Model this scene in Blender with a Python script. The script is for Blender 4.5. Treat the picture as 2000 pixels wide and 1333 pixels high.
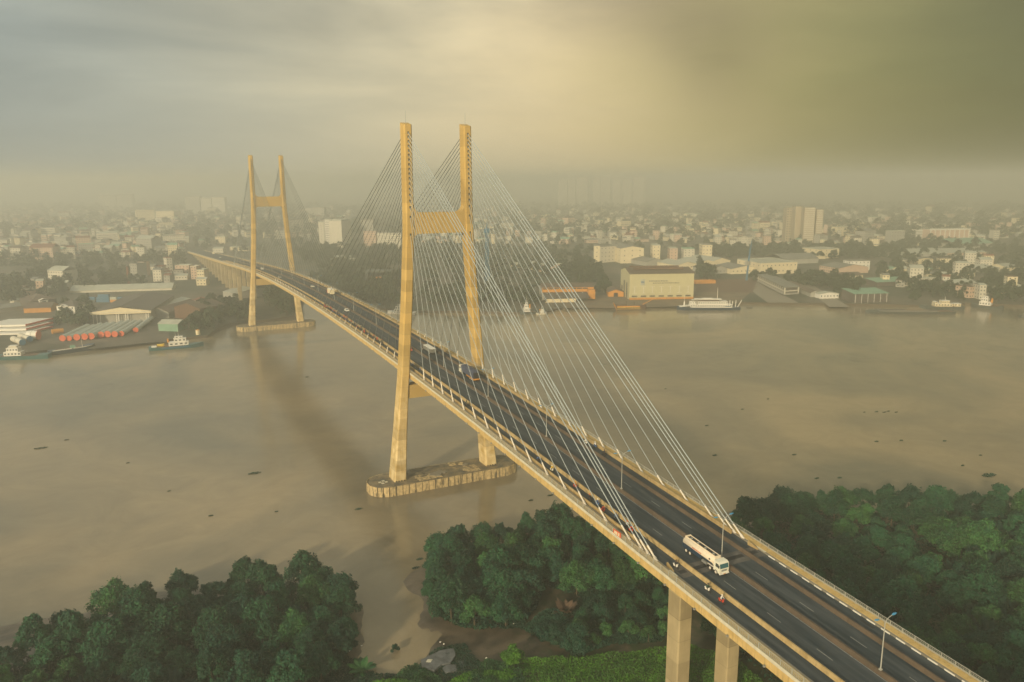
import bpy, math, random
import numpy as np
from mathutils import Vector, Matrix
from mathutils.geometry import tessellate_polygon
R = math.radians
random.seed(7); rng = np.random.default_rng(7)
sc = bpy.context.scene
for o in list(bpy.data.objects): bpy.data.objects.remove(o)
col = sc.collection

# ------------------------------------------------------------ camera
CAM = Vector((-107.881, -282.976, 118.396)); YAW, PITCH, ROLL, FPX = 0.4559, 0.2006, -0.00514, 1538.395
_fw = Vector((math.sin(YAW)*math.cos(PITCH), math.cos(YAW)*math.cos(PITCH), -math.sin(PITCH)))
_r = Vector((math.cos(YAW), -math.sin(YAW), 0)); _u = _r.cross(_fw)
_rr = _r*math.cos(ROLL)+_u*math.sin(ROLL); _uu = _u*math.cos(ROLL)-_r*math.sin(ROLL)
cd = bpy.data.cameras.new('camera'); cam = bpy.data.objects.new('camera', cd); col.objects.link(cam)
cd.sensor_width = 36; cd.lens = FPX/2000*36; cd.clip_start = 1; cd.clip_end = 30000
Mc = Matrix((_rr, _uu, -_fw)).transposed().to_4x4(); Mc.translation = CAM; cam.matrix_world = Mc
sc.camera = cam
def at(px, py, z=0.0):
    """ground position (height z) surveyed from the photograph (2000 x 1333 pixels)"""
    d = _fw*FPX+_rr*(px-1000)-_uu*(py-666.5); t = (z-CAM.z)/d.z
    return CAM+d*t
def pix(P):
    d = Vector(P)-CAM; z = d.dot(_fw)
    return 1000+FPX*d.dot(_rr)/z, 666.5-FPX*d.dot(_uu)/z
# ------------------------------------------------------------ light and sky
SUN_EL, SUN_AZ = 17.0, 232.0          # azimuth clockwise from +Y: low sun behind the camera, to the left
sv = Vector((math.sin(R(SUN_AZ))*math.cos(R(SUN_EL)), math.cos(R(SUN_AZ))*math.cos(R(SUN_EL)), math.sin(R(SUN_EL))))
sl = bpy.data.lights.new('sun', 'SUN'); sl.energy = 4.9; sl.angle = R(4); sl.color = (1.0, 0.82, 0.52)
so = bpy.data.objects.new('sun', sl); col.objects.link(so); so.rotation_euler = (-sv).to_track_quat('-Z', 'Y').to_euler()
so.location = (-300, -300, 400)
W = bpy.data.worlds.new('World'); sc.world = W; W.use_nodes = True
def build_world():
    nt = W.node_tree; N = nt.nodes; L = nt.links; N.clear()
    def n(t, **k):
        x = N.new(t)
        for a, b in k.items(): setattr(x, a, b)
        return x
    def math_(op, a, b=None, c=None, clamp=False):
        m = n('ShaderNodeMath', operation=op, use_clamp=clamp)
        for i, v in enumerate((a, b, c)):
            if v is None: continue
            if isinstance(v, (int, float)): m.inputs[i].default_value = v
            else: L.new(v, m.inputs[i])
        return m.outputs[0]
    out = n('ShaderNodeOutputWorld'); bg = n('ShaderNodeBackground')
    sky = n('ShaderNodeTexSky', sky_type='NISHITA', sun_disc=False)
    sky.sun_elevation = R(SUN_EL); sky.sun_rotation = R(SUN_AZ); sky.dust_density = 4
    tc = n('ShaderNodeTexCoord'); sep = n('ShaderNodeSeparateXYZ'); L.new(tc.outputs['Generated'], sep.inputs[0])
    X, Y, Z = sep.outputs
    az = math_('ARCTAN2', X, Y)                                  # 0 = +Y (north), + = east
    rel = math_('SUBTRACT', az, YAW)                             # 0 = middle of the view
    rel = math_('WRAP', rel, math.pi, -math.pi)
    zc = math_('MAXIMUM', Z, 0.0)
    # cloud layer: direction projected on a high flat layer, warped by noise
    den = math_('ADD', zc, 0.16)
    u_ = math_('DIVIDE', X, den); v_ = math_('DIVIDE', Y, den)
    cmb = n('ShaderNodeCombineXYZ'); L.new(u_, cmb.inputs[0]); L.new(v_, cmb.inputs[1])
    n1 = n('ShaderNodeTexNoise'); n1.inputs['Scale'].default_value = 0.75; n1.inputs['Detail'].default_value = 5
    n1.inputs['Roughness'].default_value = 0.5; n1.inputs['Distortion'].default_value = 0.6; L.new(cmb.outputs[0], n1.inputs['Vector'])
    n2 = n('ShaderNodeTexNoise'); n2.inputs['Scale'].default_value = 2.2; n2.inputs['Detail'].default_value = 6
    n2.inputs['Roughness'].default_value = 0.55; n2.inputs['Distortion'].default_value = 0.4; L.new(cmb.outputs[0], n2.inputs['Vector'])
    # weather: blue grey deck on the left, a bright cream break in the middle, a heavy olive rain cloud on the right
    rp = n('ShaderNodeValToRGB'); cr = rp.color_ramp; cr.interpolation = 'B_SPLINE'
    mr = n('ShaderNodeMapRange'); mr.inputs[1].default_value = -math.pi; mr.inputs[2].default_value = math.pi
    wob = math_('MULTIPLY', math_('SUBTRACT', n1.outputs[0], 0.5), 0.55)
    relw = math_('ADD', rel, math_('MULTIPLY', wob, math_('MINIMUM', math_('MULTIPLY', zc, 4.0), 1.0)))
    L.new(relw, mr.inputs[0]); L.new(mr.outputs[0], rp.inputs[0])
    def pos(deg): return 0.5+deg/360
    stops = [(-180, (.36, .37, .33)), (-75, (.33, .36, .35)), (-38, (.33, .38, .36)), (-24, (.42, .45, .39)), (-10, (.74, .66, .44)),
             (2, (.86, .69, .40)), (10, (.70, .57, .28)), (18, (.40, .35, .14)), (29, (.17, .17, .065)), (40, (.13, .13, .06)), (80, (.19, .185, .11)), (180, (.36, .37, .33))]
    cr.elements[0].position = pos(stops[0][0]); cr.elements[0].color = (*stops[0][1], 1)
    cr.elements[1].position = pos(stops[-1][0]); cr.elements[1].color = (*stops[-1][1], 1)
    for d, c in stops[1:-1]:
        e = cr.elements.new(pos(d)); e.color = (*c, 1)
    L.new(mr.outputs[0], rp.inputs[0])
    # cloud relief grows with height above the horizon
    hgt = math_('MINIMUM', math_('MULTIPLY', math_('MAXIMUM', math_('SUBTRACT', zc, 0.02), 0.0), 5.0), 1.0)
    d1 = math_('MULTIPLY', math_('SUBTRACT', n1.outputs[0], 0.52), 1.4)
    d2 = math_('MULTIPLY', math_('SUBTRACT', n2.outputs[0], 0.5), 0.55)
    dd = math_('MULTIPLY', math_('ADD', d1, d2), hgt)
    low = math_('MULTIPLY_ADD', math_('MINIMUM', math_('MULTIPLY', zc, 5.0), 1.0), .20, .82)
    # separate cloud banks and one thin bright spot: (bearing, height, widths, amount)
    def blob(deg, h, wd, wh, amt):
        bx = math_('DIVIDE', math_('SUBTRACT', rel, R(deg)), R(wd)); bz = math_('DIVIDE', math_('SUBTRACT', zc, h), wh)
        e = math_('EXPONENT', math_('MULTIPLY', math_('ADD', math_('MULTIPLY', bx, bx), math_('MULTIPLY', bz, bz)), -1.0))
        return math_('MULTIPLY', math_('MULTIPLY', e, math_('MULTIPLY_ADD', n2.outputs[0], 1.6, .2)), amt)
    banks = math_('ADD', math_('ADD', blob(11, .19, 6.5, .06, -.32), blob(-21, .20, 10, .06, -.22)), math_('ADD', blob(14, .13, 3.5, .06, -.2), blob(.5, .222, 2.6, .012, .55)))
    over = math_('MULTIPLY_ADD', math_('MINIMUM', math_('MAXIMUM', math_('MULTIPLY', math_('SUBTRACT', zc, .25), 1.6), 0.0), 1.0), 1.0, 1.0)   # an overcast sky is brightest overhead
    fac = math_('MULTIPLY', math_('MULTIPLY', math_('MAXIMUM', math_('ADD', math_('ADD', 1.0, dd), banks), 0.35), low), over)
    vm = n('ShaderNodeVectorMath', operation='SCALE'); L.new(rp.outputs[0], vm.inputs[0]); L.new(fac, vm.inputs['Scale'])
    # thinner cloud higher up is bluer: let a little of the clear sky through
    sk = n('ShaderNodeVectorMath', operation='SCALE'); L.new(sky.outputs[0], sk.inputs[0]); sk.inputs['Scale'].default_value = 0.14
    mx = n('ShaderNodeMix', data_type='RGBA'); L.new(math_('MULTIPLY', zc, 0.25), mx.inputs[0]); L.new(vm.outputs[0], mx.inputs[6]); L.new(sk.outputs[0], mx.inputs[7])
    L.new(mx.outputs[2], bg.inputs[0]); bg.inputs[1].default_value = 1.0
    L.new(bg.outputs[0], out.inputs[0])
build_world()
vs = sc.view_settings; vs.view_transform = 'Standard'; vs.look = 'None'; vs.exposure = 0; vs.gamma = 1; vs.use_curve_mapping = False
sc.cycles.use_denoising = True; sc.cycles.volume_bounces = 6; sc.cycles.max_bounces = 8; sc.cycles.diffuse_bounces = 3; sc.cycles.glossy_bounces = 3
sc.cycles.sample_clamp_indirect = 4

# ------------------------------------------------------------ materials
def mat(name, c, rough=.8, metal=0., var=.0, scale=1., spec=.4, c2=None, bump=0., island=0., emit=None, trans=0.):
    m = bpy.data.materials.new(name); m.use_nodes = True; nt = m.node_tree; N = nt.nodes; L = nt.links
    b = N['Principled BSDF']; b.inputs['Roughness'].default_value = rough; b.inputs['Metallic'].default_value = metal
    b.inputs['Specular IOR Level'].default_value = spec
    b.inputs['Base Color'].default_value = (*c, 1)
    if emit: b.inputs['Emission Color'].default_value = (*emit[0], 1); b.inputs['Emission Strength'].default_value = emit[1]
    if trans: b.inputs['Transmission Weight'].default_value = trans
    if c2 is None: c2 = tuple(x*(1-var) for x in c)
    if var or c2 != c or bump:
        tc = N.new('ShaderNodeTexCoord')
        nz = N.new('ShaderNodeTexNoise'); nz.inputs['Scale'].default_value = scale; nz.inputs['Detail'].default_value = 5; nz.inputs['Roughness'].default_value = .6
        L.new(tc.outputs['Object'], nz.inputs['Vector'])
        mp = N.new('ShaderNodeMapRange'); mp.inputs[1].default_value = .35; mp.inputs[2].default_value = .65; L.new(nz.outputs[0], mp.inputs[0])
        mx = N.new('ShaderNodeMix'); mx.data_type = 'RGBA'; mx.inputs[6].default_value = (*c, 1); mx.inputs[7].default_value = (*c2, 1)
        L.new(mp.outputs[0], mx.inputs[0]); src = mx.outputs[2]
        if island:
            gi = N.new('ShaderNodeNewGeometry'); oi = N.new('ShaderNodeObjectInfo')
            ad = N.new('ShaderNodeMath'); ad.operation = 'ADD'; L.new(gi.outputs['Random Per Island'], ad.inputs[0]); L.new(oi.outputs['Random'], ad.inputs[1])
            ma = N.new('ShaderNodeMath'); ma.operation = 'MULTIPLY_ADD'; L.new(ad.outputs[0], ma.inputs[0]); ma.inputs[1].default_value = island; ma.inputs[2].default_value = 1-island
            v2 = N.new('ShaderNodeVectorMath'); v2.operation = 'SCALE'; L.new(src, v2.inputs[0]); L.new(ma.outputs[0], v2.inputs['Scale']); src = v2.outputs[0]
        L.new(src, b.inputs['Base Color'])
        if bump:
            bp = N.new('ShaderNodeBump'); bp.inputs['Strength'].default_value = bump; bp.inputs['Distance'].default_value = .2
            L.new(nz.outputs[0], bp.inputs['Height']); L.new(bp.outputs[0], b.inputs['Normal'])
    return m
def concrete(name, c, streak=.35, lift=0., c2=None, grime=(.10, .085, .06), amount=.5, sc_=.35):
    """cast concrete: pour lifts, blotches and vertical dirt streaks"""
    m = bpy.data.materials.new(name); m.use_nodes = True; nt = m.node_tree; N = nt.nodes; L = nt.links
    b = N['Principled BSDF']; b.inputs['Roughness'].default_value = .85; b.inputs['Specular IOR Level'].default_value = .25
    tc = N.new('ShaderNodeTexCoord')
    n1 = N.new('ShaderNodeTexNoise'); n1.inputs['Scale'].default_value = sc_; n1.inputs['Detail'].default_value = 6; L.new(tc.outputs['Object'], n1.inputs['Vector'])
    mp = N.new('ShaderNodeMapping'); mp.inputs['Scale'].default_value = (1.6, 1.6, .12); L.new(tc.outputs['Object'], mp.inputs[0])
    n2 = N.new('ShaderNodeTexNoise'); n2.inputs['Scale'].default_value = 1.; n2.inputs['Detail'].default_value = 5; n2.inputs['Roughness'].default_value = .65; L.new(mp.outputs[0], n2.inputs['Vector'])
    r1 = N.new('ShaderNodeMapRange'); r1.inputs[1].default_value = .3; r1.inputs[2].default_value = .7; L.new(n1.outputs[0], r1.inputs[0])
    mx = N.new('ShaderNodeMix'); mx.data_type = 'RGBA'; mx.inputs[6].default_value = (*c, 1); mx.inputs[7].default_value = (*(c2 or tuple(v*.8 for v in c)), 1); L.new(r1.outputs[0], mx.inputs[0])
    r2 = N.new('ShaderNodeMapRange'); r2.inputs[1].default_value = .52; r2.inputs[2].default_value = .72; r2.inputs[4].default_value = streak; L.new(n2.outputs[0], r2.inputs[0])
    m2 = N.new('ShaderNodeMix'); m2.data_type = 'RGBA'; L.new(r2.outputs[0], m2.inputs[0]); L.new(mx.outputs[2], m2.inputs[6]); m2.inputs[7].default_value = (*grime, 1)
    src = m2.outputs[2]
    if lift:
        sp = N.new('ShaderNodeSeparateXYZ'); L.new(tc.outputs['Object'], sp.inputs[0])
        dv = N.new('ShaderNodeMath'); dv.operation = 'DIVIDE'; L.new(sp.outputs[2], dv.inputs[0]); dv.inputs[1].default_value = lift
        fl = N.new('ShaderNodeMath'); fl.operation = 'FLOOR'; L.new(dv.outputs[0], fl.inputs[0])
        sx = N.new('ShaderNodeMath'); sx.operation = 'SIGN'; L.new(sp.outputs[0], sx.inputs[0])
        ad = N.new('ShaderNodeMath'); ad.operation = 'ADD'; L.new(fl.outputs[0], ad.inputs[0]); L.new(sx.outputs[0], ad.inputs[1])
        wn = N.new('ShaderNodeTexWhiteNoise'); wn.noise_dimensions = '1D'; L.new(ad.outputs[0], wn.inputs['W'])
        fr = N.new('ShaderNodeMath'); fr.operation = 'FRACT'; L.new(dv.outputs[0], fr.inputs[0])
        lt = N.new('ShaderNodeMath'); lt.operation = 'LESS_THAN'; L.new(fr.outputs[0], lt.inputs[0]); lt.inputs[1].default_value = .035
        ma = N.new('ShaderNodeMath'); ma.operation = 'MULTIPLY_ADD'; L.new(wn.outputs[0], ma.inputs[0]); ma.inputs[1].default_value = .28; ma.inputs[2].default_value = .78
        sb = N.new('ShaderNodeMath'); sb.operation = 'MULTIPLY_ADD'; L.new(lt.outputs[0], sb.inputs[0]); sb.inputs[1].default_value = -.18; L.new(ma.outputs[0], sb.inputs[2])
        sv_ = N.new('ShaderNodeVectorMath'); sv_.operation = 'SCALE'; L.new(src, sv_.inputs[0]); L.new(sb.outputs[0], sv_.inputs['Scale']); src = sv_.outputs[0]
    L.new(src, b.inputs['Base Color'])
    bp = N.new('ShaderNodeBump'); bp.inputs['Strength'].default_value = .25; bp.inputs['Distance'].default_value = .05; L.new(n2.outputs[0], bp.inputs['Height']); L.new(bp.outputs[0], b.inputs['Normal'])
    return m
M = {}
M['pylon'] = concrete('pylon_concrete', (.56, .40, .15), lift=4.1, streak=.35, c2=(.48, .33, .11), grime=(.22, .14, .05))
M['girder'] = concrete('girder_concrete', (.60, .43, .18), streak=.5, c2=(.46, .32, .12), grime=(.13, .09, .045), sc_=.6)
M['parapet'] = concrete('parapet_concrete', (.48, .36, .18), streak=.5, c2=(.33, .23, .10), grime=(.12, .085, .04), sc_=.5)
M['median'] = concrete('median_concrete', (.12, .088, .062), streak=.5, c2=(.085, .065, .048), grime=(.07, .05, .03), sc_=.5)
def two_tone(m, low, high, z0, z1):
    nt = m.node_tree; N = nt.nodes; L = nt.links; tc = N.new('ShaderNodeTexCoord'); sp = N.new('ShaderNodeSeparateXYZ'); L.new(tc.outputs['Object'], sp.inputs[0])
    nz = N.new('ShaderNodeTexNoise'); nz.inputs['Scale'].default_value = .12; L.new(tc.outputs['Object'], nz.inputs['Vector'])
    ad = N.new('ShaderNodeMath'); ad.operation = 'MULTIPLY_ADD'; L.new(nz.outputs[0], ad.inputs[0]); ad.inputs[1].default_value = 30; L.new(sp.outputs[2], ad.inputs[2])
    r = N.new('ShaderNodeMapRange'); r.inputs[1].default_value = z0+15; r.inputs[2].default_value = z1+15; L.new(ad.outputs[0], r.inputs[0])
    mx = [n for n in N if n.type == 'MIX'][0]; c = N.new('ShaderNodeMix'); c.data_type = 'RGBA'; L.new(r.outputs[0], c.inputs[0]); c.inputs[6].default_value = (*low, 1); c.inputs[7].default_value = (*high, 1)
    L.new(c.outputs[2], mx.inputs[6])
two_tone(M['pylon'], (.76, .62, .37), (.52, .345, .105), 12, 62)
M['beam'] = concrete('crossbeam_concrete', (.46, .31, .10), streak=.15, c2=(.45, .31, .11), grime=(.25, .17, .07), sc_=.12)
M['pier'] = concrete('pier_concrete', (.42, .34, .20), lift=5.2, streak=.3, grime=(.2, .15, .09))
M['cap'] = concrete('pile_cap_concrete', (.30, .23, .13), streak=.9, c2=(.085, .085, .075), grime=(.05, .055, .05), sc_=.3)
M['capside'] = concrete('pile_cap_panel', (.66, .50, .26), streak=1.0, c2=(.36, .28, .16), grime=(.035, .04, .04), sc_=.9)
for n_ in M['capside'].node_tree.nodes:
    if n_.type == 'MAPPING': n_.inputs['Scale'].default_value = (1.1, 1.1, .16)
    if n_.type == 'MAP_RANGE' and abs(n_.inputs[1].default_value-.52) < .01: n_.inputs[1].default_value = .50; n_.inputs[2].default_value = .62; n_.inputs[4].default_value = .85
M['walk'] = concrete('walkway_concrete', (.27, .24, .19), streak=.3, sc_=.8)
M['walkpale'] = concrete('walkway_pale', (.62, .58, .46), streak=.2, sc_=.8)
M['white'] = mat('white_paint', (.78, .75, .68), .5, var=.12, scale=2)
M['line'] = mat('road_paint', (.28, .28, .27), .7, var=.35, scale=3)
M['cable'] = mat('cable_sheath', (.34, .38, .39), .35, spec=.5)
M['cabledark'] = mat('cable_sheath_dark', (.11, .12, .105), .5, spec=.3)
M['pipe'] = mat('anchor_pipe_paint', (.74, .68, .58), .5, var=.15, scale=2)
M['steel'] = mat('galvanised_steel', (.33, .34, .33), .5, .4)
M['rail'] = mat('rail_paint', (.42, .42, .38), .5, .2)
M['dark'] = mat('dark_opening', (.02, .02, .02), .9)
M['rubber'] = mat('tyre_rubber', (.025, .025, .027), .85)
M['glass'] = mat('window_glass', (.04, .055, .06), .15, spec=.6)
M['screen'] = mat('windscreen_glass', (.04, .12, .14), .1, spec=.8)
M['lampblue'] = mat('lamp_head_blue', (.06, .28, .50), .4)
M['green'] = mat('leafy_ground', (.022, .05, .016), .9, c2=(.012, .03, .012), scale=.25, bump=.6)
M['orange'] = mat('orange_paint', (.60, .26, .035), .6, var=.25, scale=.3)
M['cream'] = mat('cream_render', (.72, .62, .42), .8, var=.12, scale=.2)
M['palewall'] = mat('pale_render', (.62, .58, .48), .8, var=.14, scale=.2)
M['greywall'] = mat('grey_render', (.35, .34, .30), .8, var=.15, scale=.2)
M['tanwall'] = mat('tan_render', (.40, .33, .23), .8, var=.12, scale=.2)
M['pinkwall'] = mat('pink_render', (.58, .42, .32), .8, var=.14, scale=.2)
M['hall'] = mat('hall_cladding', (.50, .46, .28), .7, var=.10, scale=.12)
M['brownroof'] = mat('brown_sheet_roof', (.12, .085, .065), .7, var=.3, scale=.15)
M['darkroof'] = mat('dark_sheet_roof', (.10, .085, .075), .7, var=.3, scale=.15)
M['greyroof'] = mat('grey_sheet_roof', (.20, .20, .18), .6, var=.25, scale=.15)
M['paleroof'] = mat('pale_sheet_roof', (.42, .43, .36), .6, var=.2, scale=.15)
M['greenroof'] = mat('green_sheet_roof', (.20, .36, .26), .6, var=.2, scale=.15)
M['redroof'] = mat('red_tile_roof', (.22, .085, .055), .8, var=.3, scale=.3)
M['blue'] = mat('blue_paint', (.04, .15, .26), .5, var=.2, scale=.5)
M['navy'] = mat('navy_hull_paint', (.018, .045, .085), .45, var=.3, scale=.4)
M['teal'] = mat('teal_hull_paint', (.03, .13, .14), .5, var=.25, scale=.4)
M['rust'] = mat('rusty_steel', (.16, .08, .045), .8, c2=(.08, .05, .035), scale=.6)
M['hull'] = mat('grey_hull_paint', (.075, .09, .085), .6, var=.3, scale=.4)
M['red'] = mat('red_paint', (.55, .06, .03), .5, var=.15, scale=1)
M['coral'] = mat('coral_pipe_cap', (.62, .12, .05), .6, var=.1, scale=1)
M['pipegrey'] = mat('coated_pipe', (.40, .44, .40), .5, var=.12, scale=.4)
M['trunk'] = mat('tree_bark', (.10, .075, .05), .9, var=.3, scale=3)
M['palebrown'] = mat('dry_frond', (.17, .11, .075), .9, var=.4, scale=2, island=.3)
M['yardgrey'] = mat('yard_ground', (.14, .12, .095), .9, c2=(.08, .075, .06), scale=.05)
M['yardbrown'] = mat('packed_earth', (.20, .145, .09), .9, c2=(.12, .095, .065), scale=.06)
M['hut'] = mat('broken_slab', (.15, .16, .165), .9, c2=(.07, .075, .08), scale=.7, bump=.5)
M['chrome'] = mat('cab_paint', (.74, .72, .60), .35, var=.08, scale=2, spec=.5)
M['tank'] = mat('tank_paint', (.72, .62, .48), .35, var=.1, scale=1.5, spec=.5)
M['tarp'] = mat('blue_tarpaulin', (.06, .075, .13), .7, var=.25, scale=1.5)
M['cloud_dark'] = mat('soft_black', (.03, .03, .035), .8)
M['skin'] = mat('skin', (.36, .20, .13), .6)
M['bulb'] = mat('lit_lamp', (1, .6, .2), .5, emit=((1, .62, .2), 6))
def leafmat(name, c, c2, island=.35):
    m = mat(name, c, .75, c2=c2, scale=.22, island=island, spec=.3)
    return m
M['leaf'] = leafmat('mangrove_leaves', (.019, .088, .034), (.006, .042, .026), .6)
M['leafb'] = leafmat('mangrove_leaves_yellow', (.038, .120, .030), (.012, .060, .028), .6)
M['leafd'] = leafmat('mangrove_leaves_dark', (.012, .062, .032), (.005, .034, .024), .55)
M['leafbright'] = leafmat('bright_leaves', (.06, .17, .012), (.03, .09, .015), .4)
M['nipa'] = leafmat('nipa_leaves', (.012, .05, .030), (.006, .028, .02), .5)
M['far'] = leafmat('distant_leaves', (.030, .050, .022), (.016, .030, .016), .35)
# asphalt with wheel polish and patches
def asphalt():
    m = bpy.data.materials.new('asphalt'); m.use_nodes = True; nt = m.node_tree; N = nt.nodes; L = nt.links; b = N['Principled BSDF']
    b.inputs['Roughness'].default_value = .8; b.inputs['Specular IOR Level'].default_value = .3
    tc = N.new('ShaderNodeTexCoord'); mp = N.new('ShaderNodeMapping'); mp.inputs['Scale'].default_value = (.95, .018, 1); L.new(tc.outputs['Object'], mp.inputs[0])
    n1 = N.new('ShaderNodeTexNoise'); n1.inputs['Scale'].default_value = 1; n1.inputs['Detail'].default_value = 4; L.new(mp.outputs[0], n1.inputs['Vector'])
    n2 = N.new('ShaderNodeTexNoise'); n2.inputs['Scale'].default_value = .5; n2.inputs['Detail'].default_value = 8; L.new(tc.outputs['Object'], n2.inputs['Vector'])
    cr = N.new('ShaderNodeValToRGB'); cr.color_ramp.elements[0].position = .32; cr.color_ramp.elements[0].color = (.015, .027, .038, 1)
    cr.color_ramp.elements[1].position = .68; cr.color_ramp.elements[1].color = (.058, .07, .08, 1); L.new(n1.outputs[0], cr.inputs[0])
    r = N.new('ShaderNodeMapRange'); r.inputs[3].default_value = .75; r.inputs[4].default_value = 1.25; L.new(n2.outputs[0], r.inputs[0])
    v = N.new('ShaderNodeVectorMath'); v.operation = 'SCALE'; L.new(cr.outputs[0], v.inputs[0]); L.new(r.outputs[0], v.inputs['Scale']); L.new(v.outputs[0], b.inputs['Base Color'])
    return m
M['asphalt'] = asphalt()
M['asphalt2'] = mat('fresh_asphalt', (.022, .024, .028), .8, var=.3, scale=1)
M['joint'] = mat('joint_concrete', (.11, .105, .10), .8, var=.3, scale=1)
def watermat():
    m = bpy.data.materials.new('river_water'); m.use_nodes = True; nt = m.node_tree; N = nt.nodes; L = nt.links; b = N['Principled BSDF']
    b.inputs['Roughness'].default_value = .10; b.inputs['Specular IOR Level'].default_value = .5; b.inputs['IOR'].default_value = 1.33
    g = N.new('ShaderNodeNewGeometry')
    n1 = N.new('ShaderNodeTexNoise'); n1.inputs['Scale'].default_value = .008; n1.inputs['Detail'].default_value = 6; n1.inputs['Distortion'].default_value = 1.2; L.new(g.outputs['Position'], n1.inputs['Vector'])
    cr = N.new('ShaderNodeValToRGB'); cr.color_ramp.elements[0].position = .36; cr.color_ramp.elements[0].color = (.165, .148, .108, 1)
    cr.color_ramp.elements[1].position = .66; cr.color_ramp.elements[1].color = (.33, .255, .155, 1); L.new(n1.outputs[0], cr.inputs[0]); L.new(cr.outputs[0], b.inputs['Base Color'])
    n2 = N.new('ShaderNodeTexNoise'); n2.inputs['Scale'].default_value = .35; n2.inputs['Detail'].default_value = 5; n2.inputs['Roughness'].default_value = .6; L.new(g.outputs['Position'], n2.inputs['Vector'])
    n4 = N.new('ShaderNodeTexNoise'); n4.inputs['Scale'].default_value = .045; n4.inputs['Detail'].default_value = 7; n4.inputs['Roughness'].default_value = .7; n4.inputs['Distortion'].default_value = 1.5; L.new(g.outputs['Position'], n4.inputs['Vector'])
    r4 = N.new('ShaderNodeMapRange'); r4.inputs[1].default_value = .3; r4.inputs[2].default_value = .7; r4.inputs[3].default_value = .84; r4.inputs[4].default_value = 1.1; L.new(n4.outputs[0], r4.inputs[0])
    v4 = N.new('ShaderNodeVectorMath'); v4.operation = 'SCALE'; L.new(cr.outputs[0], v4.inputs[0]); L.new(r4.outputs[0], v4.inputs['Scale']); L.new(v4.outputs[0], b.inputs['Base Color'])
    # ripples are patchy: calm slicks between rougher water
    mu = N.new('ShaderNodeMath'); mu.operation = 'MULTIPLY'; L.new(n2.outputs[0], mu.inputs[0]); L.new(n1.outputs[0], mu.inputs[1])
    bp = N.new('ShaderNodeBump'); bp.inputs['Strength'].default_value = .5; bp.inputs['Distance'].default_value = .3; L.new(mu.outputs[0], bp.inputs['Height']); n5 = N.new('ShaderNodeTexNoise'); n5.inputs['Scale'].default_value = 1.7; n5.inputs['Detail'].default_value = 3; L.new(g.outputs['Position'], n5.inputs['Vector'])
    b2 = N.new('ShaderNodeBump'); b2.inputs['Strength'].default_value = .22; b2.inputs['Distance'].default_value = .12; L.new(n5.outputs[0], b2.inputs['Height']); L.new(bp.outputs[0], b2.inputs['Normal']); L.new(b2.outputs[0], b.inputs['Normal'])
    return m
M['water'] = watermat()
def mudmat():
    m = bpy.data.materials.new('river_mud'); m.use_nodes = True; nt = m.node_tree; N = nt.nodes; L = nt.links; b = N['Principled BSDF']
    b.inputs['Roughness'].default_value = .45
    g = N.new('ShaderNodeNewGeometry'); n1 = N.new('ShaderNodeTexNoise'); n1.inputs['Scale'].default_value = .12; n1.inputs['Detail'].default_value = 8; n1.inputs['Distortion'].default_value = .8; L.new(g.outputs['Position'], n1.inputs['Vector'])
    cr = N.new('ShaderNodeValToRGB'); cr.color_ramp.elements[0].position = .35; cr.color_ramp.elements[0].color = (.045, .036, .026, 1)
    cr.color_ramp.elements[1].position = .65; cr.color_ramp.elements[1].color = (.13, .10, .07, 1); L.new(n1.outputs[0], cr.inputs[0])
    sp = N.new('ShaderNodeSeparateXYZ'); L.new(g.outputs['Position'], sp.inputs[0])
    n3 = N.new('ShaderNodeTexNoise'); n3.inputs['Scale'].default_value = .5; n3.inputs['Detail'].default_value = 6; L.new(g.outputs['Position'], n3.inputs['Vector'])
    ad = N.new('ShaderNodeMath'); ad.operation = 'MULTIPLY_ADD'; L.new(n3.outputs[0], ad.inputs[0]); ad.inputs[1].default_value = .5; L.new(sp.outputs[2], ad.inputs[2])
    r = N.new('ShaderNodeMapRange'); r.inputs[1].default_value = 1.22; r.inputs[2].default_value = 1.42; L.new(ad.outputs[0], r.inputs[0])
    mx = N.new('ShaderNodeMix'); mx.data_type = 'RGBA'; L.new(r.outputs[0], mx.inputs[0]); L.new(cr.outputs[0], mx.inputs[6]); mx.inputs[7].default_value = (.018, .042, .014, 1)
    L.new(mx.outputs[2], b.inputs['Base Color'])
    bp = N.new('ShaderNodeBump'); bp.inputs['Strength'].default_value = .5; bp.inputs['Distance'].default_value = .4; L.new(n3.outputs[0], bp.inputs['Height']); L.new(bp.outputs[0], b.inputs['Normal'])
    return m
M['mud'] = mudmat()
def landmat():
    m = bpy.data.materials.new('city_ground'); m.use_nodes = True; nt = m.node_tree; N = nt.nodes; L = nt.links; b = N['Principled BSDF']; b.inputs['Roughness'].default_value = .9
    g = N.new('ShaderNodeNewGeometry'); n1 = N.new('ShaderNodeTexNoise'); n1.inputs['Scale'].default_value = .012; n1.inputs['Detail'].default_value = 9; n1.inputs['Roughness'].default_value = .65; L.new(g.outputs['Position'], n1.inputs['Vector'])
    cr = N.new('ShaderNodeValToRGB'); cr.color_ramp.elements[0].position = .4; cr.color_ramp.elements[0].color = (.028, .04, .022, 1)
    cr.color_ramp.elements[1].position = .62; cr.color_ramp.elements[1].color = (.12, .10, .075, 1); L.new(n1.outputs[0], cr.inputs[0]); L.new(cr.outputs[0], b.inputs['Base Color'])
    return m
M['land'] = landmat()

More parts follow.
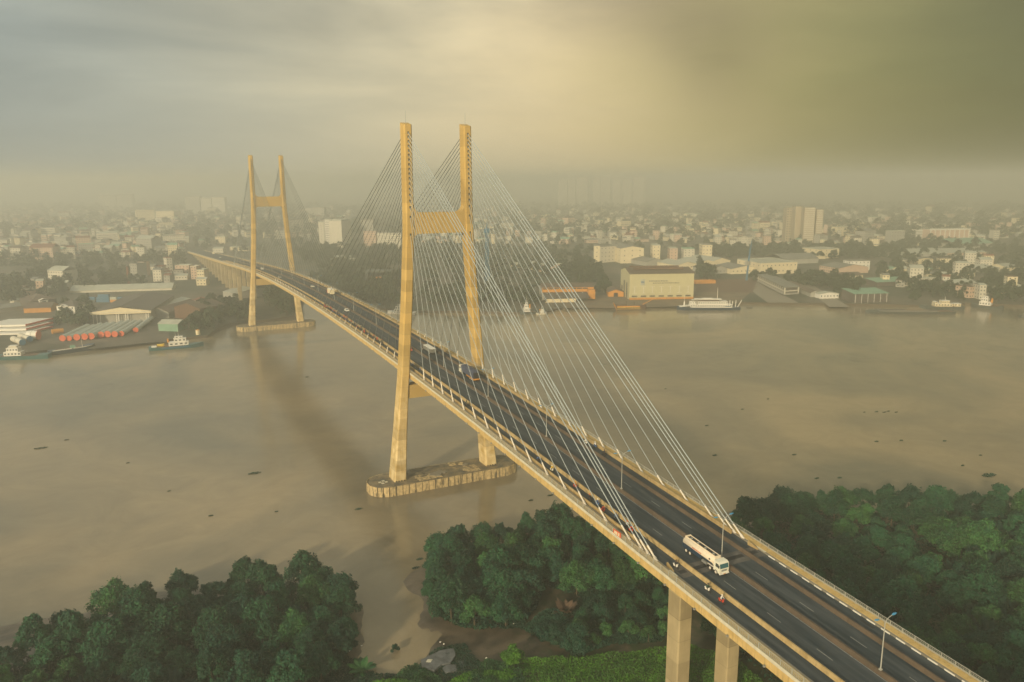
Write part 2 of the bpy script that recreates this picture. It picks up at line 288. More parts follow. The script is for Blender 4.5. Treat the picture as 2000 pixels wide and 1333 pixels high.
# ------------------------------------------------------------ mesh helpers
class MB:
    def __init__(s): s.v = []; s.f = []; s.m = []
    def add(s, vs_, fs, mi=0):
        b = len(s.v); s.v += [tuple(p) for p in vs_]; s.f += [tuple(b+i for i in f) for f in fs]; s.m += [mi]*len(fs)
    def box(s, x0, x1, y0, y1, z0, z1, mi=0, X=None):
        P = [(x, y, z) for z in (z0, z1) for y in (y0, y1) for x in (x0, x1)]
        if X is not None: P = [tuple(X @ Vector(p)) for p in P]
        s.add(P, [(0, 2, 3, 1), (4, 5, 7, 6), (0, 1, 5, 4), (2, 6, 7, 3), (0, 4, 6, 2), (1, 3, 7, 5)], mi); return s
    def tube(s, p0, p1, r0, r1=None, n=8, mi=0, caps=True):
        p0 = Vector(p0); p1 = Vector(p1); r1 = r0 if r1 is None else r1; d = (p1-p0).normalized()
        a = d.orthogonal().normalized(); b = d.cross(a)
        P = [tuple(p+(a*math.cos(t)+b*math.sin(t))*r) for p, r in ((p0, r0), (p1, r1)) for t in [2*math.pi*i/n for i in range(n)]]
        F = [(i, (i+1) % n, n+(i+1) % n, n+i) for i in range(n)]
        if caps: F += [tuple(range(n))[::-1], tuple(range(n, 2*n))]
        s.add(P, F, mi); return s
    def poly(s, pts, z0, z1, mi=0, topmi=None):
        n = len(pts); P = [(p[0], p[1], z0) for p in pts]+[(p[0], p[1], z1) for p in pts]
        s.add(P, [(i, (i+1) % n, n+(i+1) % n, n+i) for i in range(n)], mi)
        s.add(P, [tuple(range(n))[::-1]], mi); s.add(P, [tuple(range(n, 2*n))], mi if topmi is None else topmi); return s
    def loft(s, rings, mi=0, close=True, caps=True):
        n = len(rings[0]); P = [p for r in rings for p in r]; F = []
        for k in range(len(rings)-1):
            for i in range(n if close else n-1):
                j = (i+1) % n; F.append((k*n+i, k*n+j, (k+1)*n+j, (k+1)*n+i))
        if caps and close: F += [tuple(range(n))[::-1], tuple(range((len(rings)-1)*n, len(rings)*n))]
        s.add(P, F, mi); return s
    def mesh(s, name, mats):
        me = bpy.data.meshes.new(name); me.from_pydata(s.v, [], s.f)
        for m_ in (mats if isinstance(mats, (list, tuple)) else [mats]): me.materials.append(M[m_] if isinstance(m_, str) else m_)
        if any(s.m): me.polygons.foreach_set('material_index', s.m)
        me.update(); return me
def obj(name, mb, mats, parent=None, **kw):
    me = mb.mesh(name, mats) if isinstance(mb, MB) else mb
    o = bpy.data.objects.new(name, me); col.objects.link(o)
    if parent: o.parent = parent
    for k, v in kw.items(): o[k] = v
    return o
def empty(name, loc, rz=0.):
    o = bpy.data.objects.new(name, None); col.objects.link(o); o.location = loc; o.rotation_euler = (0, 0, rz); o.empty_display_size = .5; return o
def tag(o, label, cat, group=None):
    o['label'] = label; o['category'] = cat
    if group: o['group'] = group
    return o
def copy_tree(o, parent=None):
    c = o.copy(); col.objects.link(c); c.parent = parent
    for ch in o.children: copy_tree(ch, c)
    return c
def struct(name, mb, mats): return obj(name, mb, mats, kind='structure')
def smooth(o):
    o.data.polygons.foreach_set('use_smooth', [True]*len(o.data.polygons)); return o
def poly_mesh(name, pts, z, mats, z0=None):
    """a flat sheet (any outline) with an optional vertical skirt down to z0"""
    tri = tessellate_polygon([[Vector((p[0], p[1], 0)) for p in pts]])
    n = len(pts); v = [(p[0], p[1], z) for p in pts]
    f = []
    for a, b, c in tri:
        A, B, C = v[a], v[b], v[c]
        if (B[0]-A[0])*(C[1]-A[1])-(B[1]-A[1])*(C[0]-A[0]) < 0: b, c = c, b
        f.append((a, b, c))
    mb = MB(); mb.add(v, f, 0)
    if z0 is not None:
        area = sum(pts[i][0]*pts[(i+1) % n][1]-pts[(i+1) % n][0]*pts[i][1] for i in range(n))
        P = v+[(p[0], p[1], z0) for p in pts]
        F = [(i, n+i, n+(i+1) % n, (i+1) % n) if area > 0 else (i, (i+1) % n, n+(i+1) % n, n+i) for i in range(n)]
        mb.add(P, F, 1 if isinstance(mats, (list, tuple)) and len(mats) > 1 else 0)
    return mb

# ------------------------------------------------------------ water, land, haze
FAR = 7600.
w = MB(); w.add([(-FAR, -3000, 0), (FAR, -3000, 0), (FAR, FAR, 0), (-FAR, FAR, 0)], [(0, 1, 2, 3)])
struct('river_water', w, 'water')
SH = [(-2500, 250), (-700, 310), (-330, 335), (-192, 352), (-174, 354), (-135, 359), (-97, 358), (-56, 361), (-46, 389), (-34, 408), (0, 413), (30, 425), (42, 483), (54, 530), (71, 500),
      (88, 450), (125, 397), (171, 372), (211, 344), (232, 340), (258, 353), (299, 328), (346, 313), (424, 298), (477, 263), (521, 236), (575, 192), (611, 196), (640, 165), (760, 60), (1100, -120), (2500, -700)]
land = poly_mesh('far_bank_ground', SH+[(FAR-50, -700), (FAR-50, FAR-50), (-FAR+50, FAR-50), (-FAR+50, 250)], 2.0, ['land', 'walk'], -2)
struct('far_bank_ground', land, ['land', 'trunk'])

# near bank: mud and ground rising from the water, with a creek inlet
NB = [(-700, 60), (-330, 10), (-200, -28), (-146, -50), (-120, -44), (-98, -47), (-80, -52), (-66, -62), (-59, -74), (-60, -92), (-64, -108), (-56, -114), (-48, -113), (-42, -104), (-44, -92), (-40, -76), (-32, -63), (-18, -58), (-2, -58),
      (14, -57), (34, -62), (60, -74), (84, -80), (104, -78), (122, -86), (134, -104), (146, -104), (165, -114), (190, -124), (260, -150), (420, -230), (900, -500), (900, -900), (-700, -900)]
def sdist(px, py, poly):
    P = np.array(poly); A = P; B = np.roll(P, -1, 0); d = np.full(px.shape, 1e9); ins = np.zeros(px.shape, bool)
    for (ax, ay), (bx, by) in zip(A, B):
        ex, ey = bx-ax, by-ay; t = np.clip(((px-ax)*ex+(py-ay)*ey)/(ex*ex+ey*ey), 0, 1)
        d = np.minimum(d, np.hypot(px-ax-t*ex, py-ay-t*ey))
        c = ((ay > py) != (by > py)); xx = ax+(py-ay)*(ex)/(np.where(by == ay, 1e-9, by-ay)); ins ^= c & (px < xx)
    return np.where(ins, d, -d)
def near_h(x, y):
    x = np.asarray(x, float); y = np.asarray(y, float)
    wob = 2.2*np.sin(x*.21+y*.13)+1.6*np.sin(x*.09-y*.31+1)
    d = sdist(x, y, NB)+wob
    h = np.where(d > 0, .12+.95*(1-np.exp(-np.maximum(d, 0)/9.)), d*.09)
    return np.maximum(h, -2.0)+.06*np.sin(x*1.1)*np.sin(y*.9)
def grid(x0, x1, nx, y0, y1, ny):
    xs = np.linspace(x0, x1, nx); ys = np.linspace(y0, y1, ny); X, Y = np.meshgrid(xs, ys); Z = near_h(X, Y)
    mb = MB(); mb.v = [tuple(p) for p in np.stack([X.ravel(), Y.ravel(), Z.ravel()], 1).tolist()]
    i = np.arange(ny-1)[:, None]*nx+np.arange(nx-1)[None, :]; q = np.stack([i, i+1, i+1+nx, i+nx], -1).reshape(-1, 4)
    mb.f = [tuple(r) for r in q.tolist()]; mb.m = [0]*len(mb.f); return mb
g = struct('near_bank_ground', grid(-300, 420, 361, -420, 40, 231), 'mud'); smooth(g)

hz = MB(); hz.box(-FAR+5, FAR-5, -1500, FAR-5, -3.2, 152)
haze = obj('haze', hz, [], kind='stuff'); hm = bpy.data.materials.new('haze_air'); hm.use_nodes = True
hm.node_tree.nodes.clear(); ho = hm.node_tree.nodes.new('ShaderNodeOutputMaterial'); hv = hm.node_tree.nodes.new('ShaderNodeVolumePrincipled')
hv.inputs['Density'].default_value = .00064; hv.inputs['Color'].default_value = (.995, 1.0, .93, 1); hv.inputs['Anisotropy'].default_value = .5
hm.node_tree.links.new(hv.outputs[0], ho.inputs['Volume']); haze.data.materials.append(hm)

# ------------------------------------------------------------ bridge
def zd(y):
    t = abs(y-190.); L_ = 292.7; return 49.56-9.275e-5*(t*t if t < L_ else L_*L_+2*L_*(t-L_))
Y0, Y1 = -262., 1135.
bridge = tag(empty('cable_stayed_bridge', (0, 0, 0)), 'long concrete cable-stayed bridge with two H-shaped pylons crossing the brown river', 'bridge')
def sweep(prof, y0, y1, step=6., mi=0):
    """profile [(x, dz)] swept along the deck line"""
    n = max(1, int(round((y1-y0)/step))); rings = [[(x, y0+(y1-y0)*k/n, zd(y0+(y1-y0)*k/n)+dz) for x, dz in prof] for k in range(n+1)]
    return MB().loft(rings, mi)
def rect(x0, x1, z0, z1): return [(x0, z1), (x1, z1), (x1, z0), (x0, z0)]
JY = -162.5
obj('roadway', sweep(rect(-11.6, 11.6, -.3, 0), Y0, Y1), 'asphalt', bridge)
for a, b in ((Y0, JY), (JY+.02, Y1)):
    for s in (-1, 1):
        x0, x1 = sorted((s*11.6, s*13.55))
        obj('walkway', sweep(rect(x0, x1, -.3, .22), a, b), 'walk', bridge)
for s in (-1, 1):
    x0, x1 = sorted((s*11.7, s*13.5))
    obj('landing_slab', sweep(rect(x0, x1, .225, .26), JY-1.5, JY+1.2, 1), 'walkpale', bridge)
# edge girders: deeper ribs below, in segments
for s in (-1, 1):
    x0, x1 = sorted((s*12.2, s*13.75))
    obj('edge_girder', sweep(rect(x0, x1, -2.1, .30), Y0, 545, 6), 'girder', bridge)
    obj('edge_girder', sweep(rect(x0, x1, -2.3, .30), 545.02, Y1, 8), 'girder', bridge)
    x0, x1 = sorted((s*13.77, s*13.97))
    obj('edge_kerb', sweep(rect(x0, x1, -.25, .42), Y0, Y1), 'walkpale', bridge)
    for y in np.arange(-258, 545, 9.5):
        obj('drain_bracket', MB().box(s*13.97, s*14.35, y, y+.35, zd(y)-1.9, zd(y)-1.6), 'steel', bridge)
ribs = MB()
for y in np.arange(-150, 540, 5.): ribs.box(-12.2, 12.2, y, y+.4, zd(y)-1.9, zd(y)-.3)
obj('floor_beam', ribs, 'girder', bridge, kind='stuff')
obj('box_girder', sweep([(-7.5, -.31), (7.5, -.31), (5.5, -2.4), (-5.5, -2.4)], Y0, -161, 8), 'girder', bridge)
obj('box_girder', sweep([(-9.5, -.31), (9.5, -.31), (6.5, -2.4), (-6.5, -2.4)], 545, Y1, 8), 'girder', bridge)
# barriers, in cast lengths
def jersey(x, w_=.5, h=.8): return [(x-w_/2, .0), (x-w_/5, h), (x+w_/5, h), (x+w_/2, .0)][::-1]
LEN = 12.
y = Y0
while y < 620:
    far_ = y > 300
    L_ = LEN*(4 if far_ else 1)
    obj('side_barrier', sweep([(x, z+.002) for x, z in jersey(-7.7, .75, .85)], y, y+L_-.06, 6), 'parapet', bridge)
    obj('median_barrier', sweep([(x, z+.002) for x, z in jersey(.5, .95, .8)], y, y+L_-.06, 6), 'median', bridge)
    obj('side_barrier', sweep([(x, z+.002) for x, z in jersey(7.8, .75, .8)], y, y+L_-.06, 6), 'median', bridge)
    if y > JY-1:
        for s in (-1, 1):
            x0, x1 = sorted((s*10.95, s*11.3))
            obj('parapet', sweep(rect(x0, x1, .002, 1.0 if s > 0 else .9), max(y, JY+3), y+L_-.05, 6), 'parapet', bridge)
    y += L_
for s in (-1, 1):   # tapered parapet end by the joint
    x0, x1 = sorted((s*10.95, s*11.3)); X0, X1 = sorted((s*11.35, s*11.6))
    ya, yb = JY+3, JY+.3
    mb = MB(); mb.loft([[(x0, ya, zd(ya)+.9), (x1, ya, zd(ya)+.9), (x1, ya, zd(ya)), (x0, ya, zd(ya))][::-1], [(X0, yb, zd(yb)+.35), (X1, yb, zd(yb)+.35), (X1, yb, zd(yb)), (X0, yb, zd(yb))][::-1]])
    obj('parapet_end', mb, 'parapet', bridge)
# expansion joint
def deckquad(name, x0, x1, y0, y1, dz, m, par=None):
    mb = sweep(rect(x0, x1, .0005, dz), y0, y1, 3); return obj(name, mb, m, par or bridge)
for a, b in ((-10.9, -8.15), (-7.25, -.05), (1.05, 7.35), (8.25, 11.3)):
    deckquad('joint_apron', a, b, JY-2.3, JY+1.9, .006, 'joint')
    deckquad('expansion_joint', a+.4, b-.5, JY-.75, JY+.5, .012, 'asphalt2')
# paint
for x in (-.15, 1.35): deckquad('edge_line', x-.09, x+.09, Y0, 400, .004, 'line')
for x in (-4.0, 4.4):
    y = Y0+4
    while y < 330:
        if not (JY-5 < y < JY+3): deckquad('lane_dash', x-.08, x+.08, y, y+3.6, .004, 'line')
        y += 12.2
for k in range(30):   # white kerb paint blocks on the approach
    y = Y0+2+k*3.2
    if y < JY-3: deckquad('kerb_mark', 11.52, 11.64, y, y+1.9, .235, 'white')
for y, x in ((-192, 10.5), (-180, -7.2), (-191.5, -7.15), (-205, -7.15)):
    deckquad('asphalt_patch', x-.35, x+.35, y-1.4, y+1.4, .005, 'asphalt2')
# railings outside the walkways
def railing(s, y0, y1, near):
    top = sweep(rect(s*13.6-.05, s*13.6+.05, 1.28, 1.36), y0, y1, 6); o = obj('handrail', top, 'rail', bridge)
    m = MB()
    for z_ in (.45, .72, 1.0):
        rr_ = sweep(rect(s*13.6-.02, s*13.6+.02, z_, z_+.04), y0, y1, 6); m.add(rr_.v, rr_.f)
    obj('rail_bars', m, 'rail', bridge, kind='stuff')
    if near:
        b = MB()
        for y in np.arange(y0, y1, .45): b.box(s*13.6-.012, s*13.6+.012, y, y+.03, zd(y)+.3, zd(y)+1.28)
        obj('baluster', b, 'rail', bridge, kind='stuff')
    pm = None
    for y in np.arange(y0, y1, 4 if not near else 2.6):
        if near:
            if pm is None: pm = MB().box(-.06, .06, -.05, .05, .3, 1.3).mesh('post', 'rail')
            o = obj('post', pm, None, bridge); o.location = (s*13.6, y, zd(y))
for s in (-1, 1): railing(s, Y0, -60, True); railing(s, -60, Y1, False)

# pylons
def leg_c(z):
    return float(np.interp(z, [4.5, 24, 48, 75, 99, 107, 139], [19.5, 17.8, 15.55, 13.45, 12.0, 11.85, 11.7]))
def leg_w(z): return float(np.interp(z, [4.5, 24, 44, 107, 139], [5.0, 3.9, 3.4, 3.25, 3.1]))
def leg_d(z): return float(np.interp(z, [4.5, 44, 107, 139], [7.4, 5.6, 4.9, 4.7]))
AZ = [139-((220+v/3.92)-243)/5.36 for v in (160, 190, 225, 258, 292, 325, 360, 395, 430, 465, 500, 540, 580, 625, 670, 720, 795, 930)]
def pylon(py):
    for s in (-1, 1):
        rings = []
        for z in list(np.linspace(3.9, 138.2, 45)):
            c, hw, hd = leg_c(z)*s, leg_w(z)/2, leg_d(z)/2; ch = .45
            # seven-sided plan: a nib on the outer face, chamfered corners
            pts = [(-hw+ch, -hd), (hw-ch, -hd), (hw, -hd+ch), (hw, hd-ch), (hw-ch, hd), (-hw+ch, hd), (-hw, hd-ch), (-hw, -hd+ch)]
            rings.append([(c+x, py+y, z) for x, y in pts])
        c, hw, hd = leg_c(139)*s, leg_w(139)/2, leg_d(139)/2
        rings.append([(c+x*.98, py+y*.98, 138.6+(.9 if y*1. > 0 else -.0)) for x, y in [(-hw+.4, -hd), (hw-.4, -hd), (hw, -hd+.4), (hw, hd-.4), (hw-.4, hd), (-hw+.4, hd), (-hw, hd-.4), (-hw, -hd+.4)]])
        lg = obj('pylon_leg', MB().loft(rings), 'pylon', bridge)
        rm = MB().box(-.28, .28, -.04, .04, -.42, .42).mesh('anchor_recess', 'dark')
        for z in AZ:
            o = obj('anchor_recess', rm, None, lg); o.location = (leg_c(z)*s, py-leg_d(z)/2-.02, z)
        # maintenance rail strip beside the recesses
        obj('lightning_rod', MB().tube((s*11.7, py, 139), (s*11.7, py, 143.5), .07, .03, 6), 'steel', lg)
        bm = MB()
        for k in range(4): bm.box(s*19.5-2+k*1.1, s*19.5-1.7+k*1.1, py-4.1, py-3.75, 4.0, 4.4)
        obj('base_bracket', bm, 'dark', lg, kind='stuff')
    # upper cross beam with filleted corners
    zt, zb = 107., 99.2; xi = 10.25
    out = []
    def arc(cx, cz, r, a0, a1): return [(cx+r*math.cos(R(a0+(a1-a0)*i/6)), cz+r*math.sin(R(a0+(a1-a0)*i/6))) for i in range(7)]
    r = 2.8
    top = arc(-xi+r, zt+r, r, 180, 270)+arc(xi-r, zt+r, r, 270, 360)
    bot = arc(xi+.25-r*.75, zb-r*.75, r*.75, 0, 90)+arc(-xi-.25+r*.75, zb-r*.75, r*.75, 90, 180)
    ring = [(-xi-1.2, zt+r)]+top+[(xi+1.2, zt+r), (xi+1.4, zb-2.2)]+bot+[(-xi-1.4, zb-2.2)]
    rings = [[(x, py+dy, z) for x, z in ring] for dy in (-2.1, 2.1)]
    # tessellated caps
    tri = tessellate_polygon([[Vector((x, z, 0)) for x, z in ring]]); n = len(ring)
    mb = MB(); P = [q for rg in rings for q in rg]
    mb.add(P, [(i, (i+1) % n, n+(i+1) % n, n+i) for i in range(n)]); mb.add(P, [tuple(t) for t in tri]); mb.add(P, [tuple(n+i for i in t)[::-1] for t in tri])
    obj('upper_crossbeam', mb, 'beam', bridge)
    obj('lower_crossbeam', MB().box(-14.6, 14.6, py-2.3, py+2.3, 36.4, 41.6), 'beam', bridge)
    for x in (-9, 9): obj('bearing', MB().box(x-.8, x+.8, py-.8, py+.8, 41.6, zd(py)-1.9), 'dark', bridge)
    # pile cap
    cpts = [(-31, -2.2), (-29, -5.4), (-25, -7.2), (25, -7.2), (29, -5.4), (31, -2.2), (31, 2.2), (29, 5.4), (25, 7.2), (-25, 7.2), (-29, 5.4), (-31, 2.2)]
    cap = obj('pile_cap', MB().poly([(x, py+y) for x, y in cpts], -2.5, 3.9), 'cap', bridge)
    big = [(x*1.012, y*1.045) for x, y in cpts]
    for i in range(len(cpts)):
        a = Vector(big[i]).to_3d(); b = Vector(big[(i+1) % len(cpts)]).to_3d(); L_ = (b-a).length; k = max(1, round(L_/2.7)); u = (b-a)/L_
        for j in range(k):
            p0 = a+u*(L_*j/k+.15); p1 = a+u*(L_*(j+1)/k-.15); nn = Vector((u.y, -u.x, 0))*.22
            q = [p0, p1, p1-nn, p0-nn]
            h = 3.75+.12*random.random()
            obj('skirt_panel', MB().poly([(v.x+nn.x, v.y+nn.y+py) for v in q], -.9, h), 'capside', cap)
    if py == 0:
        for k in range(18):
            x = random.uniform(-14, 14); yy = random.uniform(-5.5, 5.5); a = random.uniform(.6, 2.6); b = random.uniform(.4, 1.5)
            X = Matrix.Translation((x, yy, 3.9)) @ Matrix.Rotation(random.uniform(0, 3), 4, 'Z') @ Matrix.Rotation(random.uniform(-.02, .02), 4, 'X')
            obj('rubble_slab', MB().box(-a, a, -b, b, .0, .12+.2*random.random(), 0, X), random.choice(['capside', 'cap', 'walk']), cap)
        for dx, dy in ((-27.6, -1.5), (-26, -.6), (-26.8, -3), (-25.2, -2.2)):
            obj('cover_plate', MB().box(dx, dx+1.0, dy, dy+.9, 3.9, 4.1), 'walkpale', cap)
        obj('levelled_pad', MB().box(-13, -3, -6.4, -1, 3.9, 4.02), 'capside', cap); obj('levelled_pad', MB().box(8, 13.5, -6.2, .5, 3.9, 4.03), 'capside', cap)
pylon(0.); pylon(380.)
# stays
yn = [13.1+9.6*j for j in range(15)]+[152.2, 154.8, 157.5]; ym = [13.1+10*j for j in range(18)]
for py, sg in ((0., -1), (380., 1)):
    for s in (-1, 1):
        for side, ys in ((sg, yn), (-sg, ym)):
            for k, dy in enumerate(ys):
                z = AZ[17-k]; y = py+side*dy
                a = Vector((s*12.0, y, zd(y)-.2)); b = Vector((s*leg_c(z), py+side*leg_d(z)/2, z)); d = (b-a).normalized()
                r = .088 if k < 14 else .13
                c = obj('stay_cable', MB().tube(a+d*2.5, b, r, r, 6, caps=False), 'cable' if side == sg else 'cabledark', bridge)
                if py == 0. or k > 6:
                    pl = 4.6 if side == -1 and py == 0 else 3.4
                    mb = MB().tube(a, a+d*1.3, .30, .30, 8).tube(a+d*1.3, a+d*1.9, .36, .22, 8).tube(a+d*1.9, a+d*pl, .2, .19, 8)
                    obj('anchor_pipe', mb, 'pipe', c)
# piers
def pier(y, near=False):
    zt = zd(y)-2.4
    capb = MB().poly([(-9.6, y-2.2), (9.6, y-2.2), (9.6, y+2.2), (-9.6, y+2.2)], zt-1.5, zt-.03) if not near else MB().box(-9.2, 9.2, y-1.6, y+1.6, zt-.5, zt-.03)
    obj('pier_cap', capb, 'pier', bridge)
    for s in (-1, 1):
        ch = .25; hw, hd = 1.75, 2.1
        pts = [(-hw+ch, -hd), (hw-ch, -hd), (hw, -hd+ch), (hw, hd-ch), (hw-ch, hd), (-hw+ch, hd), (-hw, hd-ch), (-hw, -hd+ch)]
        obj('pier_column', MB().poly([(s*7+x, y+yy) for x, yy in pts], -1, zt-.5 if near else zt-1.5), 'pier', bridge)
pier(-159.2, True); pier(-205)
for k in range(17): pier(545+36*k)
# small sign on the railing
sg_ = obj('railing_sign', MB().box(-.05, .05, -1.5, 1.5, .25, 1.45), 'red', bridge); sg_.location = (-13.75, -144.5, zd(-144.5)); sg_.data.materials[0] = M['coral']
for dy in (-.75, .1, .75): obj('sign_mark', MB().box(-.075, -.052, dy-.22, dy+.3, .5, 1.2), 'bulb' if 0 else 'cream', sg_)

# street lamps
def lamp_at(y):
    t = tag(empty('street_lamp', (.5, y, zd(y)+.78)), 'x', 'street lamp', 'street lamps along the bridge median')
    obj('pole', MB().tube((0, 0, 0), (0, 0, 8.6), .12, .07, 8), 'rail', t)
    obj('base', MB().box(-.22, .22, -.22, .22, 0, .25), 'rail', t)
    for s in (-1, 1):
        pts = [(0, 0, 8.5), (s*.25, 0, 9.1), (s*.8, 0, 9.55), (s*1.7, 0, 9.8)]
        mb = MB()
        for a, b in zip(pts, pts[1:]): mb.tube(a, b, .06, .05, 6)
        arm = obj('arm', mb, 'rail', t)
        h = MB().loft([[(s*1.6, -.12, 9.78), (s*1.6, .12, 9.78), (s*1.6, .12, 9.9), (s*1.6, -.12, 9.9)], [(s*2.1, -.2, 9.80), (s*2.1, .2, 9.80), (s*2.1, .2, 9.98), (s*2.1, -.2, 9.98)], [(s*2.6, -.1, 9.88), (s*2.6, .1, 9.88), (s*2.6, .1, 9.98), (s*2.6, -.1, 9.98)]])
        obj('lamp_head', h, 'lampblue', t)
    return t
lys = [-203, -163, -125, -85, -43, -1, 46, 90, 132, 175, 217, 260, 302, 345, 388, 430, 472, 515, 560, 605]
ll = {-203: 'grey twin-arm lamp with blue heads on the median nearest the camera', -163: 'twin-arm lamp rising behind the white tanker truck', -125: 'twin-arm lamp on the median, next up the bridge beyond the one by the tanker',
      -85: 'twin-arm lamp on the median, third beyond the near end of the stays', -43: 'twin-arm lamp beside the blue tarpaulin truck'}
for y in lys:
    if y == lys[0]: L0 = lamp_at(y); o = L0
    else: o = copy_tree(L0); o.location = (.5, y, zd(y)+.78)
    o['label'] = ll.get(y, 'slim twin-arm median lamp, ' + ['behind the near left pylon leg', 'first beyond the near pylon', 'second beyond the near pylon', 'third beyond the near pylon', 'beside the cream box truck', 'first beyond the cream box truck', 'second beyond the cream box truck', 'third beyond the cream box truck', 'just before the far pylon', 'just beyond the far pylon', 'second beyond the far pylon', 'third beyond the far pylon', 'fourth beyond the far pylon', 'on the far approach, nearer one', 'on the far approach, farthest one'][min(14, lys.index(y)-5)])

# ------------------------------------------------------------ vehicles
def wheel_mesh(r, w_):
    a = MB().tube((-w_/2, 0, 0), (w_/2, 0, 0), r, r, 16); return a.mesh('tyre', 'rubber'), MB().tube((-w_/2-.02, 0, 0), (w_/2+.02, 0, 0), r*.58, r*.5, 12).mesh('rim', 'pipe')
tyre_big, rim_big = wheel_mesh(.52, .32); tyre_s, rim_s = wheel_mesh(.32, .22)
def wheels(t, xs, ys, r, big=True):
    for x in xs:
        for y in ys:
            wo = obj('wheel', tyre_big if big else tyre_s, None, t); wo.location = (x, y, r); obj('rim', rim_big if big else rim_s, None, wo)
def on_deck(name, x, y, ry=0.):
    sl_ = math.atan2(zd(y+5)-zd(y-5), 10); o = empty(name, (x, y, zd(y)+.006)); o.rotation_euler = (sl_ if abs(ry) < 1 else -sl_, 0, ry); return o
# tanker: local -Y is forward
def tanker():
    t = tag(on_deck('tanker_truck', -2.65, -161.2), 'white and navy fuel tanker truck driving toward the camera beside the median', 'tanker truck')
    obj('chassis', MB().box(-.5, .5, -5.6, 5.8, .75, 1.05), 'cloud_dark', t)
    # cab with raked windscreen
    cab = MB(); xs = 1.22
    prof = [(-6.15, .55), (-6.2, 1.55), (-5.95, 2.75), (-5.5, 2.95), (-4.3, 2.95), (-4.25, .75)]
    cab.loft([[(x, yy, zz) for yy, zz in prof] for x in (-xs, xs)], 0); c = obj('cab', cab, 'chrome', t)
    obj('windscreen', MB().add([(-1.08, -6.20, 1.68), (1.08, -6.20, 1.68), (1.08, -5.985, 2.68), (-1.08, -5.985, 2.68)], [(0, 1, 2, 3)]) or None if 0 else MB().loft([[(-1.08, -6.21, 1.68), (1.08, -6.21, 1.68), (1.08, -6.15, 1.68), (-1.08, -6.15, 1.68)], [(-1.08, -5.995, 2.62), (1.08, -5.995, 2.62), (1.08, -5.93, 2.62), (-1.08, -5.93, 2.62)]]), 'screen', c)
    for s in (-1, 1):
        obj('side_window', MB().box(*sorted((s*1.20, s*1.235)), -5.75, -4.85, 1.75, 2.5), 'glass', c)
        obj('headlight', MB().box(*sorted((s*.75, s*1.12)), -6.24, -6.17, .72, .95), 'pipe', c)
        obj('mirror', MB().box(*sorted((s*1.28, s*1.42)), -6.1, -5.95, 1.8, 2.4), 'cloud_dark', c)
        obj('door', MB().box(*sorted((s*1.221, s*1.24)), -5.8, -4.75, .95, 1.72), 'chrome', c)
    obj('grille', MB().box(-.7, .7, -6.225, -6.18, 1.0, 1.42), 'steel', c)
    obj('bumper', MB().box(-1.22, 1.22, -6.38, -6.16, .42, .68), 'white', c)
    obj('number_plate', MB().box(-.3, .3, -6.40, -6.385, .46, .62), 'orange', c)
    # elliptical tank
    rings = []
    for yy, k in ((-4.05, .9), (-3.95, 1.), (5.9, 1.), (6.0, .9)):
        rings.append([(1.24*k*math.copysign(abs(math.cos(a))**.75, math.cos(a)), yy, 2.15+.92*k*math.copysign(abs(math.sin(a))**.8, math.sin(a))) for a in [2*math.pi*i/24 for i in range(24)]])
    tk = obj('tank', MB().loft(rings), 'tank', t); smooth(tk)
    obj('catwalk', MB().box(-.5, .62, -3.7, 5.6, 2.98, 3.10), 'cloud_dark', tk)
    for x in (-.52, .64): obj('catwalk_rim', MB().box(x-.03, x+.03, -3.8, 5.7, 3.0, 3.3), 'tank', tk)
    for yy in (-2.6, 0, 2.4, 4.6): obj('hatch', MB().tube((.05, yy, 3.1), (.05, yy, 3.24), .28, .28, 12), 'steel', tk)
    for yy in (-3.95, 5.75): obj('end_frame', MB().box(-.75, .75, yy-.08, yy+.08, 2.95, 3.38), 'tank', tk)
    for s in (-1, 1):
        obj('side_skirt', MB().box(*sorted((s*1.12, s*1.27)), -.3, 6.0, .95, 1.55), 'navy', t)
        obj('side_band', MB().box(*sorted((s*1.10, s*1.262)), -3.9, 6.0, 1.56, 1.9), 'navy', t)
        obj('fuel_box', MB().box(*sorted((s*.7, s*1.15)), -1.9, -.4, .5, 1.0), 'steel', t)
        obj('mudguard', MB().box(*sorted((s*.9, s*1.26)), 2.6, 5.3, 1.12, 1.2), 'white', t)
        obj('front_guard', MB().box(*sorted((s*.95, s*1.25)), -4.2, -2.4, 1.12, 1.2), 'white', t)
        # red lettering strokes and hazard plate on the tank side
        lx = s*1.243
        for j in range(9):
            yy = -.2+j*.34; obj('letter', MB().box(*sorted((lx, lx+s*.012)), yy, yy+.22, 2.05+.02*(j % 2), 2.32), 'red', tk)
        obj('hazard_plate', MB().box(*sorted((lx-.02*s, lx+s*.014)), -3.1, -2.7, 2.2, 2.55), 'cloud_dark', tk)
    wheels(t, (-1.08, 1.08), (-5.1, -3.3, 3.3, 4.6), .52)
    return t
tanker()
